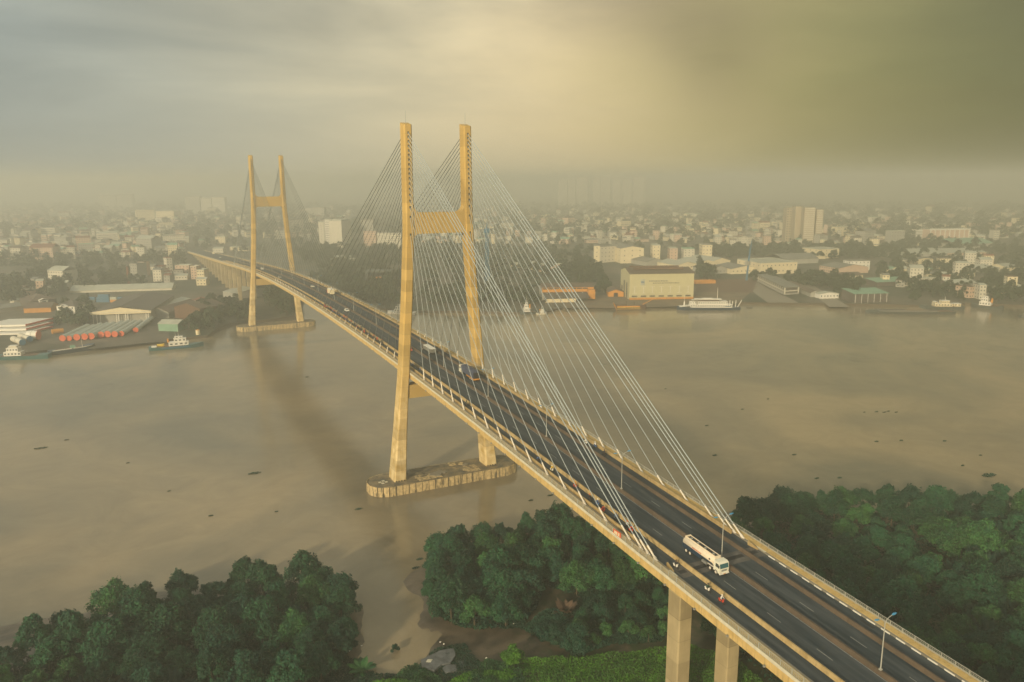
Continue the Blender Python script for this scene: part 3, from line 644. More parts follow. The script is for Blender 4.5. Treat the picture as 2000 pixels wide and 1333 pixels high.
def tarp_truck():
    t = tag(on_deck('tarpaulin_truck', 5.2, -15.5, math.pi), 'lorry with dark blue tarpaulin and yellow tail, driving away past the near pylon', 'truck')
    obj('chassis', MB().box(-.5, .5, -6, 6.4, .7, 1.1), 'cloud_dark', t)
    cab = MB().loft([[(x, yy, zz) for yy, zz in [(-7.4, .6), (-7.45, 1.7), (-7.2, 3.1), (-6.8, 3.4), (-5.4, 3.4), (-5.4, .7)]] for x in (-1.22, 1.22)])
    c = obj('cab', cab, 'chrome', t); obj('windscreen', MB().box(-1.05, 1.05, -7.5, -7.3, 1.8, 2.7), 'screen', c)
    for s in (-1, 1): obj('side_window', MB().box(*sorted((s*1.2, s*1.235)), -6.8, -5.9, 1.9, 2.6), 'glass', c)
    obj('headboard', MB().box(-1.25, 1.25, -5.3, -5.15, 1.1, 3.6), 'orange', t)
    prof = [(-1.26, 1.25), (-1.26, 3.45), (-1.0, 3.75), (1.0, 3.75), (1.26, 3.45), (1.26, 1.25)]
    b = obj('tarpaulin', MB().loft([[(x, yy, z+.04*math.sin(yy*3)) for x, z in prof] for yy in np.linspace(-5.1, 6.5, 14)]), 'tarp', t)
    obj('tailboard', MB().box(-1.2, 1.2, 6.5, 6.6, 1.1, 3.3), 'cloud_dark', b); obj('tail_lamp', MB().box(-.8, -.6, 6.6, 6.64, 2.6, 2.8), 'orange', b)
    obj('rear_bumper', MB().box(-1.25, 1.25, 6.5, 6.75, .5, 1.05), 'orange', t)
    for s in (-1, 1):
        obj('side_guard', MB().box(*sorted((s*1.1, s*1.24)), 0, 6.4, .75, 1.15), 'orange', t)
    wheels(t, (-1.05, 1.05), (-6.3, -4.6, 3.4, 4.7, 5.9), .52)
    return t
tarp_truck()
def lorry(label, x, y, ry, body, cabm, L_=8.5, h=3.4):
    t = tag(on_deck('box_truck', x, y, ry), label, 'truck')
    obj('chassis', MB().box(-.5, .5, -L_/2, L_/2, .6, .95), 'cloud_dark', t)
    c = obj('cab', MB().loft([[(xx, yy, zz) for yy, zz in [(-L_/2, .5), (-L_/2, 1.5), (-L_/2+.25, 2.5), (-L_/2+1.7, 2.55), (-L_/2+1.7, .6)]] for xx in (-1.1, 1.1)]), cabm, t)
    obj('windscreen', MB().box(-.95, .95, -L_/2-.02, -L_/2+.25, 1.55, 2.3), 'screen', c)
    obj('cargo_box', MB().box(-1.2, 1.2, -L_/2+1.8, L_/2, 1.0, h), body, t)
    obj('roof_rim', MB().box(-1.22, 1.22, -L_/2+1.78, L_/2+.02, h-.08, h+.02), 'white', t)
    wheels(t, (-1.0, 1.0), (-L_/2+1, L_/2-1.6), .52); return t
lorry('truck with tall cream cargo box on the right lanes far along the bridge', 5.0, 203, math.pi, 'cream', 'red', 10.5, 3.9)
lorry('dark flatbed lorry with a grey load just beyond the near pylon', 4.6, 27, math.pi, 'greyroof', 'darkroof', 11, 2.6)
lorry('small yellow cargo truck on the far hazy approach of the bridge', 4.6, 900, math.pi, 'cream', 'white', 9, 3.6)
def car(label, x, y, ry, m, van=False):
    t = tag(on_deck('parked_car' if 0 else ('van' if van else 'car'), x, y, ry), label, 'van' if van else 'car')
    if van: prof = [(-2.4, .35), (-2.45, 1.0), (-1.7, 1.25), (-1.1, 1.95), (2.2, 2.0), (2.35, 1.0), (2.35, .35)]
    else: prof = [(-2.2, .35), (-2.25, .75), (-1.2, .92), (-.55, 1.42), (1.0, 1.45), (1.7, 1.0), (2.15, .92), (2.2, .35)]
    obj('body', MB().loft([[(xx*(.86 if zz > 1.2 else 1), yy, zz) for yy, zz in prof] for xx in (-.88, -.84, .84, .88)]), m, t)
    if van: obj('windscreen', MB().loft([[(-.7, -1.74, 1.3), (.7, -1.74, 1.3), (.7, -1.66, 1.3), (-.7, -1.66, 1.3)], [(-.65, -1.2, 1.9), (.65, -1.2, 1.9), (.65, -1.1, 1.9), (-.65, -1.1, 1.9)]]), 'glass', t)
    else:
        obj('windscreen', MB().loft([[(-.72, -1.2, .95), (.72, -1.2, .95), (.72, -1.1, .95), (-.72, -1.1, .95)], [(-.65, -.6, 1.40), (.65, -.6, 1.40), (.65, -.5, 1.40), (-.65, -.5, 1.40)]]), 'glass', t)
        obj('rear_window', MB().loft([[(-.7, 1.62, 1.05), (.7, 1.62, 1.05), (.7, 1.72, 1.05), (-.7, 1.72, 1.05)], [(-.62, 1.02, 1.42), (.62, 1.02, 1.42), (.62, 1.1, 1.42), (-.62, 1.1, 1.42)]]), 'glass', t)
    for s in (-1, 1): obj('side_window', MB().box(*sorted((s*.78, s*.87)), -.5 if not van else -1.0, .95 if not van else 1.9, 1.0 if not van else 1.2, 1.35 if not van else 1.75), 'glass', t)
    for s in (-1, 1): obj('headlight', MB().box(*sorted((s*.45, s*.8)), -2.3 if not van else -2.48, -2.2, .6, .75), 'pipe', t)
    wheels(t, (-.8, .8), (-1.35, 1.35), .32, False); return t
car('white car heading toward the camera on the middle span', -2.1, 137, 0, 'white')
car('dark red car just beyond the near pylon, by the median', -2.2, 33, 0, 'red')
car('white van on the far span beneath the far pylon', -2.8, 418, 0, 'white', True)
car('grey car following the convoy on the far span', -5.0, 322, 0, 'greywall')
car('pale car in the right lanes of the middle span', 3.0, 246, math.pi, 'palewall')
car('white car on the far approach with its lights on', 1.0-4, 742, 0, 'white')
# motorbikes and riders
def bike_parts(body):
    f = MB(); f.tube((0, -.62, .30), (0, -.40, .95), .035, .035, 6).tube((0, -.3, .55), (0, .45, .55), .12, .14, 8).box(-.13, .13, -.1, .75, .62, .78)
    f.box(-.16, .16, -.45, -.3, .45, .98).tube((-.32, -.42, 1.0), (.32, -.42, 1.0), .025, .025, 6).box(-.12, .12, .1, .6, .35, .6)
    return f.mesh('frame', body)
wm = MB().tube((-.05, 0, 0), (.05, 0, 0), .29, .29, 14).mesh('wheel', 'rubber')
def rider_mesh(top):
    """seated figure: one continuous skinned body, arms reaching the handlebar, knees bent"""
    J = {'pel': (0, .2, .90, .15), 'che': (0, .05, 1.30, .155), 'nek': (0, .0, 1.48, .065), 'hed': (0, -.03, 1.60, .085), 'crn': (0, -.02, 1.70, .09)}
    for s, n_ in ((-1, 'l'), (1, 'r')):
        J['hip'+n_] = (s*.11, .18, .86, .10); J['kne'+n_] = (s*.2, -.22, .80, .075); J['ank'+n_] = (s*.19, -.02, .42, .05); J['toe'+n_] = (s*.19, -.2, .36, .045)
        J['sho'+n_] = (s*.19, .04, 1.38, .075); J['elb'+n_] = (s*.29, -.13, 1.14, .05); J['han'+n_] = (s*.28, -.40, 1.04, .04)
    E_ = [('pel', 'che'), ('che', 'nek'), ('nek', 'hed'), ('hed', 'crn')]
    for n_ in 'lr': E_ += [('pel', 'hip'+n_), ('hip'+n_, 'kne'+n_), ('kne'+n_, 'ank'+n_), ('ank'+n_, 'toe'+n_), ('che', 'sho'+n_), ('sho'+n_, 'elb'+n_), ('elb'+n_, 'han'+n_)]
    K = list(J); me = bpy.data.meshes.new('rider_skin'); me.from_pydata([J[k][:3] for k in K], [(K.index(a), K.index(b)) for a, b in E_], [])
    o = bpy.data.objects.new('tmp', me); col.objects.link(o); md = o.modifiers.new('s', 'SKIN')
    for i, k in enumerate(K):
        me.skin_vertices[0].data[i].radius = (J[k][3],)*2
    me.skin_vertices[0].data[0].use_root = True
    o.modifiers.new('u', 'SUBSURF').levels = 1
    dg = bpy.context.evaluated_depsgraph_get(); ev = bpy.data.meshes.new_from_object(o.evaluated_get(dg)); bpy.data.objects.remove(o)
    ev.name = 'person'; ev.materials.clear()
    for m_ in (top, 'cloud_dark', 'skin'): ev.materials.append(M[m_])
    for p_ in ev.polygons:
        c = p_.center
        p_.material_index = 2 if (c.z > 1.5 or (c.y < -.34 and c.z > .95)) else (1 if c.z < .93 else 0); p_.use_smooth = True
    return ev
M['shirtblue'] = mat('blue_shirt', (.05, .12, .28), .8); M['shirtwhite'] = mat('white_shirt', (.7, .68, .66), .8); M['shirtgreen'] = mat('dark_green_shirt', (.03, .08, .05), .8)
M['shirtyellow'] = mat('yellow_raincoat', (.75, .52, .05), .6)
RM = {}
HM = MB().loft([[(r*math.cos(a), r*math.sin(a)*1.1, z) for a in [2*math.pi*i/12 for i in range(12)]] for r, z in ((.125, 0), (.14, .06), (.13, .13), (.09, .19), (.03, .215))])
helm = {c: HM.mesh('helmet', c) for c in ('white', 'red', 'cloud_dark', 'shirtblue', 'orange')}
BF = {c: bike_parts(c) for c in ('white', 'red', 'cloud_dark', 'shirtblue', 'navy')}
def moto(x, y, ry, body, shirt, hel, where, ride=True, s=1.08):
    bn = {'white': 'white', 'red': 'red', 'cloud_dark': 'black', 'shirtblue': 'blue', 'navy': 'navy'}[body]
    sn = {'orange': 'orange jacket', 'shirtyellow': 'yellow raincoat', 'shirtblue': 'blue shirt', 'shirtwhite': 'white shirt', 'shirtgreen': 'dark green shirt', 'cloud_dark': 'black jacket', 'red': 'red shirt'}[shirt]
    b = tag(on_deck('motorbike', x, y, ry), f'{bn} motorbike {where}', 'motorbike', 'motorbikes in the side lanes'); b.scale = (s, s, s)
    obj('frame', BF[body], None, b)
    for yy in (-.64, .62): o = obj('wheel', wm, None, b); o.location = (0, yy, .29)
    if shirt not in RM: RM[shirt] = rider_mesh(shirt)
    p = tag(obj('person', RM[shirt], None), ' '.join(f'rider in {sn} {where}'.replace('in the left side lane, ', 'in the left lane ').replace('in the right side lane', 'in the right lane').split()[:16]), 'person', 'riders in the side lanes')
    p.location = b.location; p.rotation_euler = b.rotation_euler; p.scale = (s, s, s)
    h = obj('helmet', helm[hel], None, p); h.location = (0, -.02, 1.63)
NB_ = 'in the left side lane, '
B_ = [(-10.0, -160.9, 'white', 'cloud_dark', 'cloud_dark', NB_+'rolling over the expansion joint'), (-9.8, -170.8, 'white', 'shirtgreen', 'cloud_dark', NB_+'first past the expansion joint'),
      (-10.0, -175.2, 'red', 'shirtwhite', 'white', NB_+'nearest the camera'), (-10.3, -99.7, 'cloud_dark', 'shirtblue', 'cloud_dark', NB_+'alone ahead of the yellow rider'),
      (-9.8, -106.9, 'white', 'shirtyellow', 'white', NB_+'under the yellow raincoat'), (-9.3, -118.4, 'red', 'orange', 'orange', NB_+'under the orange jacket'),
      (-9.8, -126.2, 'cloud_dark', 'cloud_dark', 'red', NB_+'rear of the pair behind the orange rider'), (-9.5, -129.4, 'shirtblue', 'shirtblue', 'white', NB_+'front of the pair behind the orange rider'),
      (-10.2, -133.0, 'red', 'red', 'cloud_dark', NB_+'close to the parapet by a stay foot'), (-9.5, -137.5, 'navy', 'shirtblue', 'cloud_dark', NB_+'ahead of the red pair'),
      (-9.4, -142.0, 'cloud_dark', 'shirtwhite', 'red', NB_+'second of the red pair'), (-9.8, -144.2, 'red', 'red', 'shirtblue', NB_+'first of the red pair')]
for x, y, b, s_, h, wh in B_: moto(x, y, 0, b, s_, h, wh)
for x, y, b, s_, h, wh in ((9.2, -93.3, 'white', 'shirtwhite', 'cloud_dark', 'in the right side lane, last of three going away'), (10.2, -96.8, 'shirtblue', 'shirtwhite', 'white', 'in the right side lane by the parapet'), (9.4, -103, 'cloud_dark', 'cloud_dark', 'cloud_dark', 'in the right side lane, dark and nearest of three')): moto(x, y, math.pi, b, s_, h, wh)
for x, y, b, s_, h, wh in ((-9.2, 7.5, 'shirtblue', 'shirtwhite', 'white', NB_+'beside the near pylon leg'), (-9.7, -2.2, 'cloud_dark', 'shirtblue', 'white', NB_+'just this side of the near pylon leg'), (-9.4, -47, 'cloud_dark', 'shirtgreen', 'cloud_dark', NB_+'alone halfway along the side span')): moto(x, y, 0, b, s_, h, wh)
for k in range(34):
    y = 50+k*3.4+random.uniform(-1, 1); moto(-9.4+(-.8 if k % 2 else .7)+random.uniform(-.3, .3), y, 0, random.choice(['cloud_dark', 'red', 'navy', 'cloud_dark']), random.choice(['cloud_dark', 'shirtgreen', 'shirtblue', 'red']), random.choice(['cloud_dark', 'red', 'white', 'shirtblue']), 'in the swarm on the middle span, ' + ('at its near end' if k < 3 else 'at its far end' if k > 30 else f'in its {["nearest", "nearer", "middle", "farther", "farthest"][k//7]} stretch')+(' by the parapet' if k % 2 else ' by the barrier'))

# ------------------------------------------------------------ far bank buildings
GZ = 2.0
def hpx(P, py_top):
    """height above P whose image reaches the pixel row py_top"""
    lo, hi = 0., 400.
    for _ in range(40):
        m = (lo+hi)/2
        if pix((P[0], P[1], P[2]+m))[1] > py_top: lo = m
        else: hi = m
    return lo
WM_ = {}
def wmesh(w_, h_):
    k = (round(w_, 1), round(h_, 1))
    if k not in WM_: WM_[k] = MB().box(-w_/2, w_/2, -.08, .10, -h_/2, h_/2).mesh('window', 'glass')
    return WM_[k]
def frame_at(name, A, B, z=GZ):
    A = at(*A, z); B = at(*B, z); d = B-A; L_ = d.length
    return empty(name, A, math.atan2(d.y, d.x)), L_, A
def roofmb(kind, L_, D, h, rh, ov=.5):
    mb = MB(); x0, x1, y0, y1 = -ov, L_+ov, -ov, D+ov; t = .25
    if kind == 'gx':   # ridge parallel to the front
        ym = D/2; mb.loft([[(x, y0, h), (x, ym, h+rh), (x, y1, h), (x, y1, h+t), (x, ym, h+rh+t), (x, y0, h+t)] for x in (x0, x1)])
    elif kind == 'gy':
        xm = L_/2; mb.loft([[(x0, y, h), (xm, y, h+rh), (x1, y, h), (x1, y, h+t), (xm, y, h+rh+t), (x0, y, h+t)] for y in (y0, y1)])
    elif kind == 'mono': mb.loft([[(x, y0, h), (x, y1, h+rh), (x, y1, h+rh+t), (x, y0, h+t)] for x in (x0, x1)])
    elif kind == 'curve':
        pts = [(y0+(y1-y0)*i/10, h+rh*math.sin(math.pi*i/10)) for i in range(11)]
        mb.loft([[(x, a, b) for a, b in pts]+[(x, a, b+t) for a, b in pts[::-1]] for x in (x0, x1)])
    elif kind == 'hip':
        e = min(L_, D)/2
        if L_ >= D: r0, r1 = (e, D/2, h+rh), (L_-e, D/2, h+rh)
        else: r0, r1 = (L_/2, e, h+rh), (L_/2, D-e, h+rh)
        P = [(x0, y0, h), (x1, y0, h), (x1, y1, h), (x0, y1, h), r0, r1]
        F = [(0, 1, 5, 4), (1, 2, 5), (2, 3, 4, 5), (3, 0, 4)] if L_ >= D else [(0, 1, 4), (1, 2, 5, 4), (2, 3, 5), (3, 0, 4, 5)]
        mb.add(P, F+[(3, 2, 1, 0)])
    else:
        mb.box(-.15, L_+.15, -.15, .15, h, h+.7); mb.box(-.15, L_+.15, D-.15, D+.15, h, h+.7); mb.box(-.15, .15, .15, D-.15, h, h+.7); mb.box(L_-.15, L_+.15, .15, D-.15, h, h+.7); mb.box(.15, L_-.15, .15, D-.15, h, h+.12)
    return mb
def bld(label, A, B, D, top, wall, roof, kind='flat', rh=None, floors=0, cols=0, sc_=0, ww=1.5, wh=1.3, name='building', cat='building', group=None, z=GZ, door=False, band=None, base=None, bands=None):
    t, L_, P = frame_at(name, A, B, z); h = hpx(P, top); tag(t, label, cat, group)
    if rh is None: rh = min(L_, D)*.22
    wb = MB().box(0, L_, 0, D, 0, h)
    if kind == 'gx': wb = MB().loft([[(x, 0, 0), (x, 0, h), (x, D/2, h+rh), (x, D, h), (x, D, 0)] for x in (0, L_)])
    if kind == 'gy': wb = MB().loft([[(0, y, 0), (0, y, h), (L_/2, y, h+rh), (L_, y, h), (L_, y, 0)] for y in (0, D)])
    if kind == 'mono': wb = MB().loft([[(x, 0, 0), (x, 0, h), (x, D, h+rh), (x, D, 0)] for x in (0, L_)])
    obj('wall', wb, wall, t); obj('roof', roofmb(kind, L_, D, h+.02, rh, .5 if kind != 'flat' else 0), roof, t)
    if floors:
        fh = h/floors
        for f in range(floors):
            zc = fh*(f+.55)
            for c in range(cols):
                o = obj('window', wmesh(min(ww, L_/cols*.7), min(wh, fh*.6)), None, t); o.location = (L_*(c+.5)/cols, 0, zc)
            for c in range(sc_):
                o = obj('window', wmesh(min(ww, D/sc_*.7), min(wh, fh*.6)), None, t); o.location = (0, D*(c+.5)/sc_, zc); o.rotation_euler = (0, 0, -math.pi/2)
    if bands:   # balcony slabs across the front
        for f in range(bands): obj('balcony', MB().box(.3, L_-.3, -.9, .0, h*(f+.9)/bands-.5, h*(f+.9)/bands+.4), 'white', t)
    if base: obj('plinth', MB().box(-.12, L_+.12, -.15, 0, 0, h*base[1]), base[0], t)
    if door: obj('door', MB().box(L_*.36, L_*.64, -.1, .05, .02, min(h*.7, 5)), 'dark', t)
    return t, L_, D, h
# --- the big boat-building hall
t, L_, D, h = bld('large pale yellow-green boat hall with an orange base on the far quay', (1229, 586), (1354, 584), 42, 536, 'hall', 'brownroof', 'gx', 4.2, base=('orange', .075))
for y0 in (11, 27): obj('roof_monitor', MB().box(6, L_-8, y0, y0+3, h+3.2, h+4.9), 'rust', t)
for c in range(7):
    x = L_*(c+.58)/7.2
    obj('window', wmesh(5.4, 1.4), None, t).location = (x, -.02, h*.13)
    obj('window_frame', MB().box(x-.35, x+.35, -.12, 0, h*.26, h*.50), 'palewall', t); obj('window_frame', MB().box(x-2.2, x+2.2, -.12, 0, h*.245, h*.26), 'palewall', t); obj('window_frame', MB().box(x-2.2, x+2.2, -.12, 0, h*.50, h*.515), 'palewall', t)
for y0, hh in ((10, .62), (22, .66), (33, .4)): obj('hall_door', MB().box(-.12, .0, y0, y0+5, 0, h*hh), 'darkroof', t)
obj('emblem_panel', MB().box(L_*.17, L_*.235, -.14, 0, h*.56, h*.80), 'paleroof', t); obj('emblem', MB().box(L_*.18, L_*.225, -.2, -.15, h*.66, h*.71), 'blue', t)
random.seed(3)
x = L_*.30
while x < L_*.56: wd = random.uniform(.8, 1.8); obj('letter', MB().box(x, x+wd, -.12, 0, h*.70, h*.745), 'greyroof', t); x += wd+.5
x = L_*.36
while x < L_*.76: wd = random.uniform(.6, 1.6); obj('letter', MB().box(x, x+wd, -.12, 0, h*.625, h*.65), 'darkroof', t); x += wd+.35
# --- others on the right: label, A, B, depth, top row, wall, roof, kind, ridge height, floors, cols, side cols
T_ = [
('small orange gabled workshop with a dark doorway beside the large hall', (1188, 580), (1218, 580), 30, 571, 'orange', 'brownroof', 'gy', 2.6, 0, 0, 0),
('long low orange wall building right of the large hall', (1358, 555), (1398, 554), 8, 550, 'orange', 'orange', 'flat', 0, 0, 0, 0),
('white four-storey dormitory, left wing, behind the large hall', (1172, 514), (1207, 511), 14, 483, 'palewall', 'greyroof', 'flat', 0, 4, 5, 2),
('narrow white stair block at the left end of the white dormitory', (1160, 514), (1171, 514), 14, 481, 'cream', 'greyroof', 'flat', 0, 4, 1, 1),
('white factory block with low gable behind the large hall roof', (1212, 515), (1257, 514), 60, 486, 'cream', 'greyroof', 'gy', 3, 3, 3, 4),
('first cream worker block right of the white factory', (1274, 508), (1289, 508), 26, 480, 'cream', 'paleroof', 'flat', 0, 4, 2, 5),
('second cream worker block, with a pinkish side wall', (1308, 508), (1323, 508), 26, 486, 'pinkwall', 'paleroof', 'flat', 0, 4, 2, 5),
('third worker block with a pale green front', (1335, 507), (1356, 507), 26, 487, 'palewall', 'greenroof', 'flat', 0, 4, 3, 5),
('fourth cream worker block, rightmost of the row', (1371, 506), (1390, 506), 26, 479, 'cream', 'greyroof', 'flat', 0, 4, 3, 6),
('green-grey shed between the large hall and the worker blocks', (1262, 520), (1300, 518), 40, 512, 'greywall', 'greyroof', 'gy', 4, 0, 0, 0),
('pale double-pitched shed right behind the large hall', (1322, 528), (1362, 526), 50, 519, 'cream', 'paleroof', 'gy', 4, 1, 5, 0),
('pale gabled shed, second of the row behind the hall', (1362, 524), (1400, 522), 50, 515, 'cream', 'paleroof', 'gy', 4, 1, 5, 0),
('pale gabled shed, third of the row behind the hall', (1392, 522), (1426, 520), 55, 511, 'cream', 'paleroof', 'gy', 4, 0, 0, 0),
('grey gabled shed in front of the row of pale sheds', (1388, 536), (1425, 534), 40, 527, 'greywall', 'darkroof', 'gy', 4, 1, 5, 0),
('cream low-gabled shed left of the cream factory', (1428, 536), (1484, 534), 45, 526, 'cream', 'greyroof', 'gy', 3.5, 1, 7, 0),
('cream two-storey factory front with six dark windows', (1486, 537), (1556, 534), 55, 515, 'cream', 'paleroof', 'flat', 0, 2, 9, 5),
('long cream wall building behind the arched roof', (1524, 508), (1612, 506), 20, 502, 'cream', 'paleroof', 'flat', 0, 0, 0, 0),
('wide arched-roof warehouse behind the cream factory', (1530, 517), (1598, 514), 45, 508, 'greywall', 'greyroof', 'curve', 6, 0, 0, 0),
('cream block with side windows beyond the arched warehouse', (1598, 506), (1638, 504), 35, 488, 'cream', 'paleroof', 'flat', 0, 3, 4, 3),
('long grey-roofed shed with many side windows', (1600, 530), (1638, 536), 45, 519, 'pinkwall', 'greyroof', 'gx', 4, 2, 9, 0),
('small white gabled office beside the three-storey block', (1639, 533), (1662, 532), 14, 521, 'white', 'paleroof', 'gy', 1.5, 2, 4, 0),
('white three-storey block with long window rows', (1660, 529), (1698, 528), 16, 511, 'white', 'greyroof', 'flat', 0, 3, 5, 3),
('dark-roofed house with a cream front under the three-storey block', (1640, 546), (1685, 544), 20, 540, 'cream', 'brownroof', 'gx', 3, 1, 4, 0),
('long brown-roofed shed running back from the slipway', (1583, 581), (1601, 581), 75, 573, 'greywall', 'brownroof', 'gy', 2.5, 0, 0, 0),
('small white pavilion with a pale gable by the slipway', (1601, 584), (1638, 583), 10, 575, 'white', 'paleroof', 'gy', 1.5, 1, 6, 0),
('green-roofed quay shed right of the white pavilion', (1668, 592), (1734, 590), 22, 575, 'darkroof', 'greenroof', 'mono', 2.4, 0, 0, 0),
('pale green roofed open shed behind the barge', (1712, 560), (1782, 557), 20, 552, 'darkroof', 'greenroof', 'mono', 2.4, 0, 0, 0),
('small green-roofed store left of the cream gabled house', (1740, 534), (1756, 533), 10, 526, 'cream', 'greenroof', 'gy', 2, 1, 2, 0),
('cream two-storey gabled house on the right bank', (1788, 517), (1822, 515), 16, 508, 'cream', 'greyroof', 'gy', 2, 2, 4, 2),
('yellow gabled shed below the cream two-storey house', (1768, 533), (1783, 532), 20, 526, 'cream', 'paleroof', 'gy', 2.5, 0, 0, 0),
('long pale low building below the cream two-storey house', (1792, 532), (1820, 531), 12, 526, 'cream', 'greenroof', 'flat', 0, 1, 4, 0),
('very long pale green factory roof, left half, on the right bank', (1752, 504), (1850, 500), 60, 499, 'greywall', 'paleroof', 'gx', 6, 0, 0, 0),
('very long pale green factory roof, right half, on the right bank', (1852, 500), (1926, 498), 55, 495, 'pinkwall', 'paleroof', 'gx', 5, 0, 0, 0),
('low pale shed behind the right factory roofs', (1795, 480), (1818, 479), 20, 476, 'cream', 'paleroof', 'flat', 0, 0, 0, 0),
('wide mossy barrel roof behind the long factories', (1868, 486), (1940, 483), 70, 478, 'greywall', 'greenroof', 'curve', 7, 0, 0, 0),
('hipped yellow-green roofed house right of the round tree', (1915, 533), (1952, 531), 25, 525, 'greywall', 'paleroof', 'hip', 4, 0, 0, 0),
('pale roofed shed near the right picture edge', (1968, 530), (2006, 527), 30, 524, 'cream', 'paleroof', 'gx', 4, 0, 0, 0),
('white quay house with dark columns near the right edge', (1963, 577), (2003, 575), 14, 562, 'cream', 'paleroof', 'hip', 3, 2, 7, 0),
('long thatch-coloured shed roof left of the white quay house', (1862, 570), (1912, 566), 26, 560, 'darkroof', 'paleroof', 'gx', 5, 0, 0, 0),
('dark gabled shed beside the right quay house', (1925, 574), (1962, 572), 22, 567, 'darkroof', 'greyroof', 'gy', 3, 0, 0, 0),
('cream flat house with long porch on the right bank', (1815, 543), (1845, 541), 10, 536, 'cream', 'greyroof', 'mono', 1.2, 1, 5, 0),
('low white porch building left of the round tree', (1860, 545), (1904, 541), 12, 537, 'cream', 'paleroof', 'mono', 1.2, 1, 6, 0),
('pale shed with red-tinted end near the centre right', (1003, 524), (1033, 523), 16, 517, 'cream', 'paleroof', 'gx', 2, 1, 5, 0),
('cream gabled end of the long low school-like block', (1039, 527), (1053, 526), 22, 516, 'cream', 'paleroof', 'gy', 2.5, 1, 1, 0),
('long two-storey block with red trim behind the stays', (1054, 531), (1102, 530), 12, 518, 'pinkwall', 'paleroof', 'flat', 0, 2, 12, 0),
('cream gabled house at the right end of the long block', (1103, 528), (1125, 527), 20, 517, 'cream', 'paleroof', 'gy', 2.5, 1, 2, 0),
# behind the stays and between the pylons
('white hotel slab with striped balconies between the pylons', (635, 482), (668, 483), 30, 430, 'greywall', 'paleroof', 'flat', 0, 0, 0, 0),
('narrow white left wing of the striped hotel', (624, 476), (634, 478), 25, 434, 'palewall', 'paleroof', 'flat', 0, 11, 1, 2),
('plain pale right wing of the striped hotel', (669, 484), (687, 481), 25, 432, 'palewall', 'paleroof', 'flat', 0, 0, 0, 0),
('pinkish apartment slab seen through the stays, left part', (711, 484), (735, 484), 14, 452, 'pinkwall', 'greyroof', 'flat', 0, 7, 7, 0),
('pinkish apartment slab seen through the stays, right part', (737, 484), (784, 486), 14, 455, 'palewall', 'greyroof', 'flat', 0, 7, 14, 0),
('tall grey block behind the pink apartment slabs', (706, 478), (730, 478), 14, 430, 'greywall', 'greyroof', 'flat', 0, 10, 4, 0),
('cream cluster house under the striped hotel, left', (645, 520), (663, 520), 14, 509, 'cream', 'paleroof', 'gx', 2, 2, 4, 0),
('cream flat house of the cluster under the striped hotel', (679, 517), (694, 517), 14, 507, 'cream', 'paleroof', 'flat', 0, 2, 3, 0),
('long low cream house behind the cluster under the hotel', (648, 508), (690, 508), 10, 503, 'cream', 'paleroof', 'gx', 2, 0, 0, 0),
('pale tower block right of the far pylon', (566, 462), (594, 460), 14, 430, 'palewall', 'greyroof', 'flat', 0, 9, 4, 0),
# left side
('small cream block above the far approach road', (421, 476), (440, 476), 14, 463, 'cream', 'paleroof', 'flat', 0, 3, 4, 0),
('white low house above the far approach road', (416, 494), (436, 494), 14, 486, 'palewall', 'paleroof', 'gx', 2, 1, 4, 0),
('yellowish row of shops near the far pylon', (449, 491), (486, 491), 12, 483, 'cream', 'paleroof', 'flat', 0, 2, 9, 0),
('pale house with blue roof above the bend of the approach', (388, 481), (404, 481), 12, 470, 'palewall', 'greenroof', 'gx', 2, 2, 3, 0),
('salmon tower house left of the far approach', (374, 546), (385, 546), 12, 521, 'pinkwall', 'palewall', 'flat', 0, 5, 2, 1),
('cream stepped apartment house left of the far approach', (386, 552), (400, 552), 14, 528, 'cream', 'paleroof', 'flat', 0, 4, 3, 1),
('cream house with small gable at the foot of the stepped house', (384, 558), (403, 558), 10, 546, 'cream', 'paleroof', 'gx', 2, 2, 3, 1),
('pinkish house left of the salmon tower house', (343, 536), (370, 536), 12, 519, 'pinkwall', 'paleroof', 'flat', 0, 3, 4, 1),
('cream narrow house, leftmost of the approach cluster', (302, 538), (318, 538), 12, 521, 'palewall', 'redroof', 'flat', 0, 3, 2, 1),
('white low terrace of the approach cluster', (320, 548), (366, 547), 12, 540, 'palewall', 'paleroof', 'gx', 2, 1, 8, 0),
('very long pale green warehouse roof on the left bank', (137, 573), (336, 567), 22, 569, 'palewall', 'paleroof', 'gx', 4.5, 0, 0, 0),
('white hip-roofed villa with balconies on the left bank', (113, 621), (148, 622), 16, 598, 'white', 'darkroof', 'hip', 4.5, 3, 4, 4),
('orange-walled brown-roofed row behind the red plate stack', (47, 612), (100, 610), 22, 603, 'orange', 'brownroof', 'gx', 3.5, 0, 0, 0),
('brown hip roof hall left of the villa', (62, 603), (112, 597), 26, 589, 'darkroof', 'brownroof', 'hip', 5, 0, 0, 0),
('small white porch house on the far left bank', (84, 578), (96, 578), 8, 570, 'white', 'paleroof', 'gy', 1.5, 0, 0, 0),
('white-roofed lean-to on the left bank', (28, 594), (52, 591), 8, 588, 'palewall', 'paleroof', 'mono', 1, 0, 0, 0),
('low long grey roof near the left picture edge', (0, 612), (44, 606), 14, 604, 'greywall', 'greyroof', 'gx', 3, 0, 0, 0),
('dark red gabled roof at the left bank edge', (38, 572), (56, 571), 12, 563, 'redroof', 'redroof', 'gy', 3, 0, 0, 0),
('green shed on the quay above the patrol boat', (310, 647), (348, 648), 14, 633, 'greenroof', 'paleroof', 'gx', 2.4, 0, 0, 0),
('small pink kiosk beside the green quay shed', (355, 640), (362, 640), 4, 627, 'pinkwall', 'redroof', 'gy', 1, 1, 1, 0),
('pale green shed roof by the far approach piers', (436, 580), (462, 585), 40, 570, 'greywall', 'paleroof', 'gx', 4, 0, 0, 0),
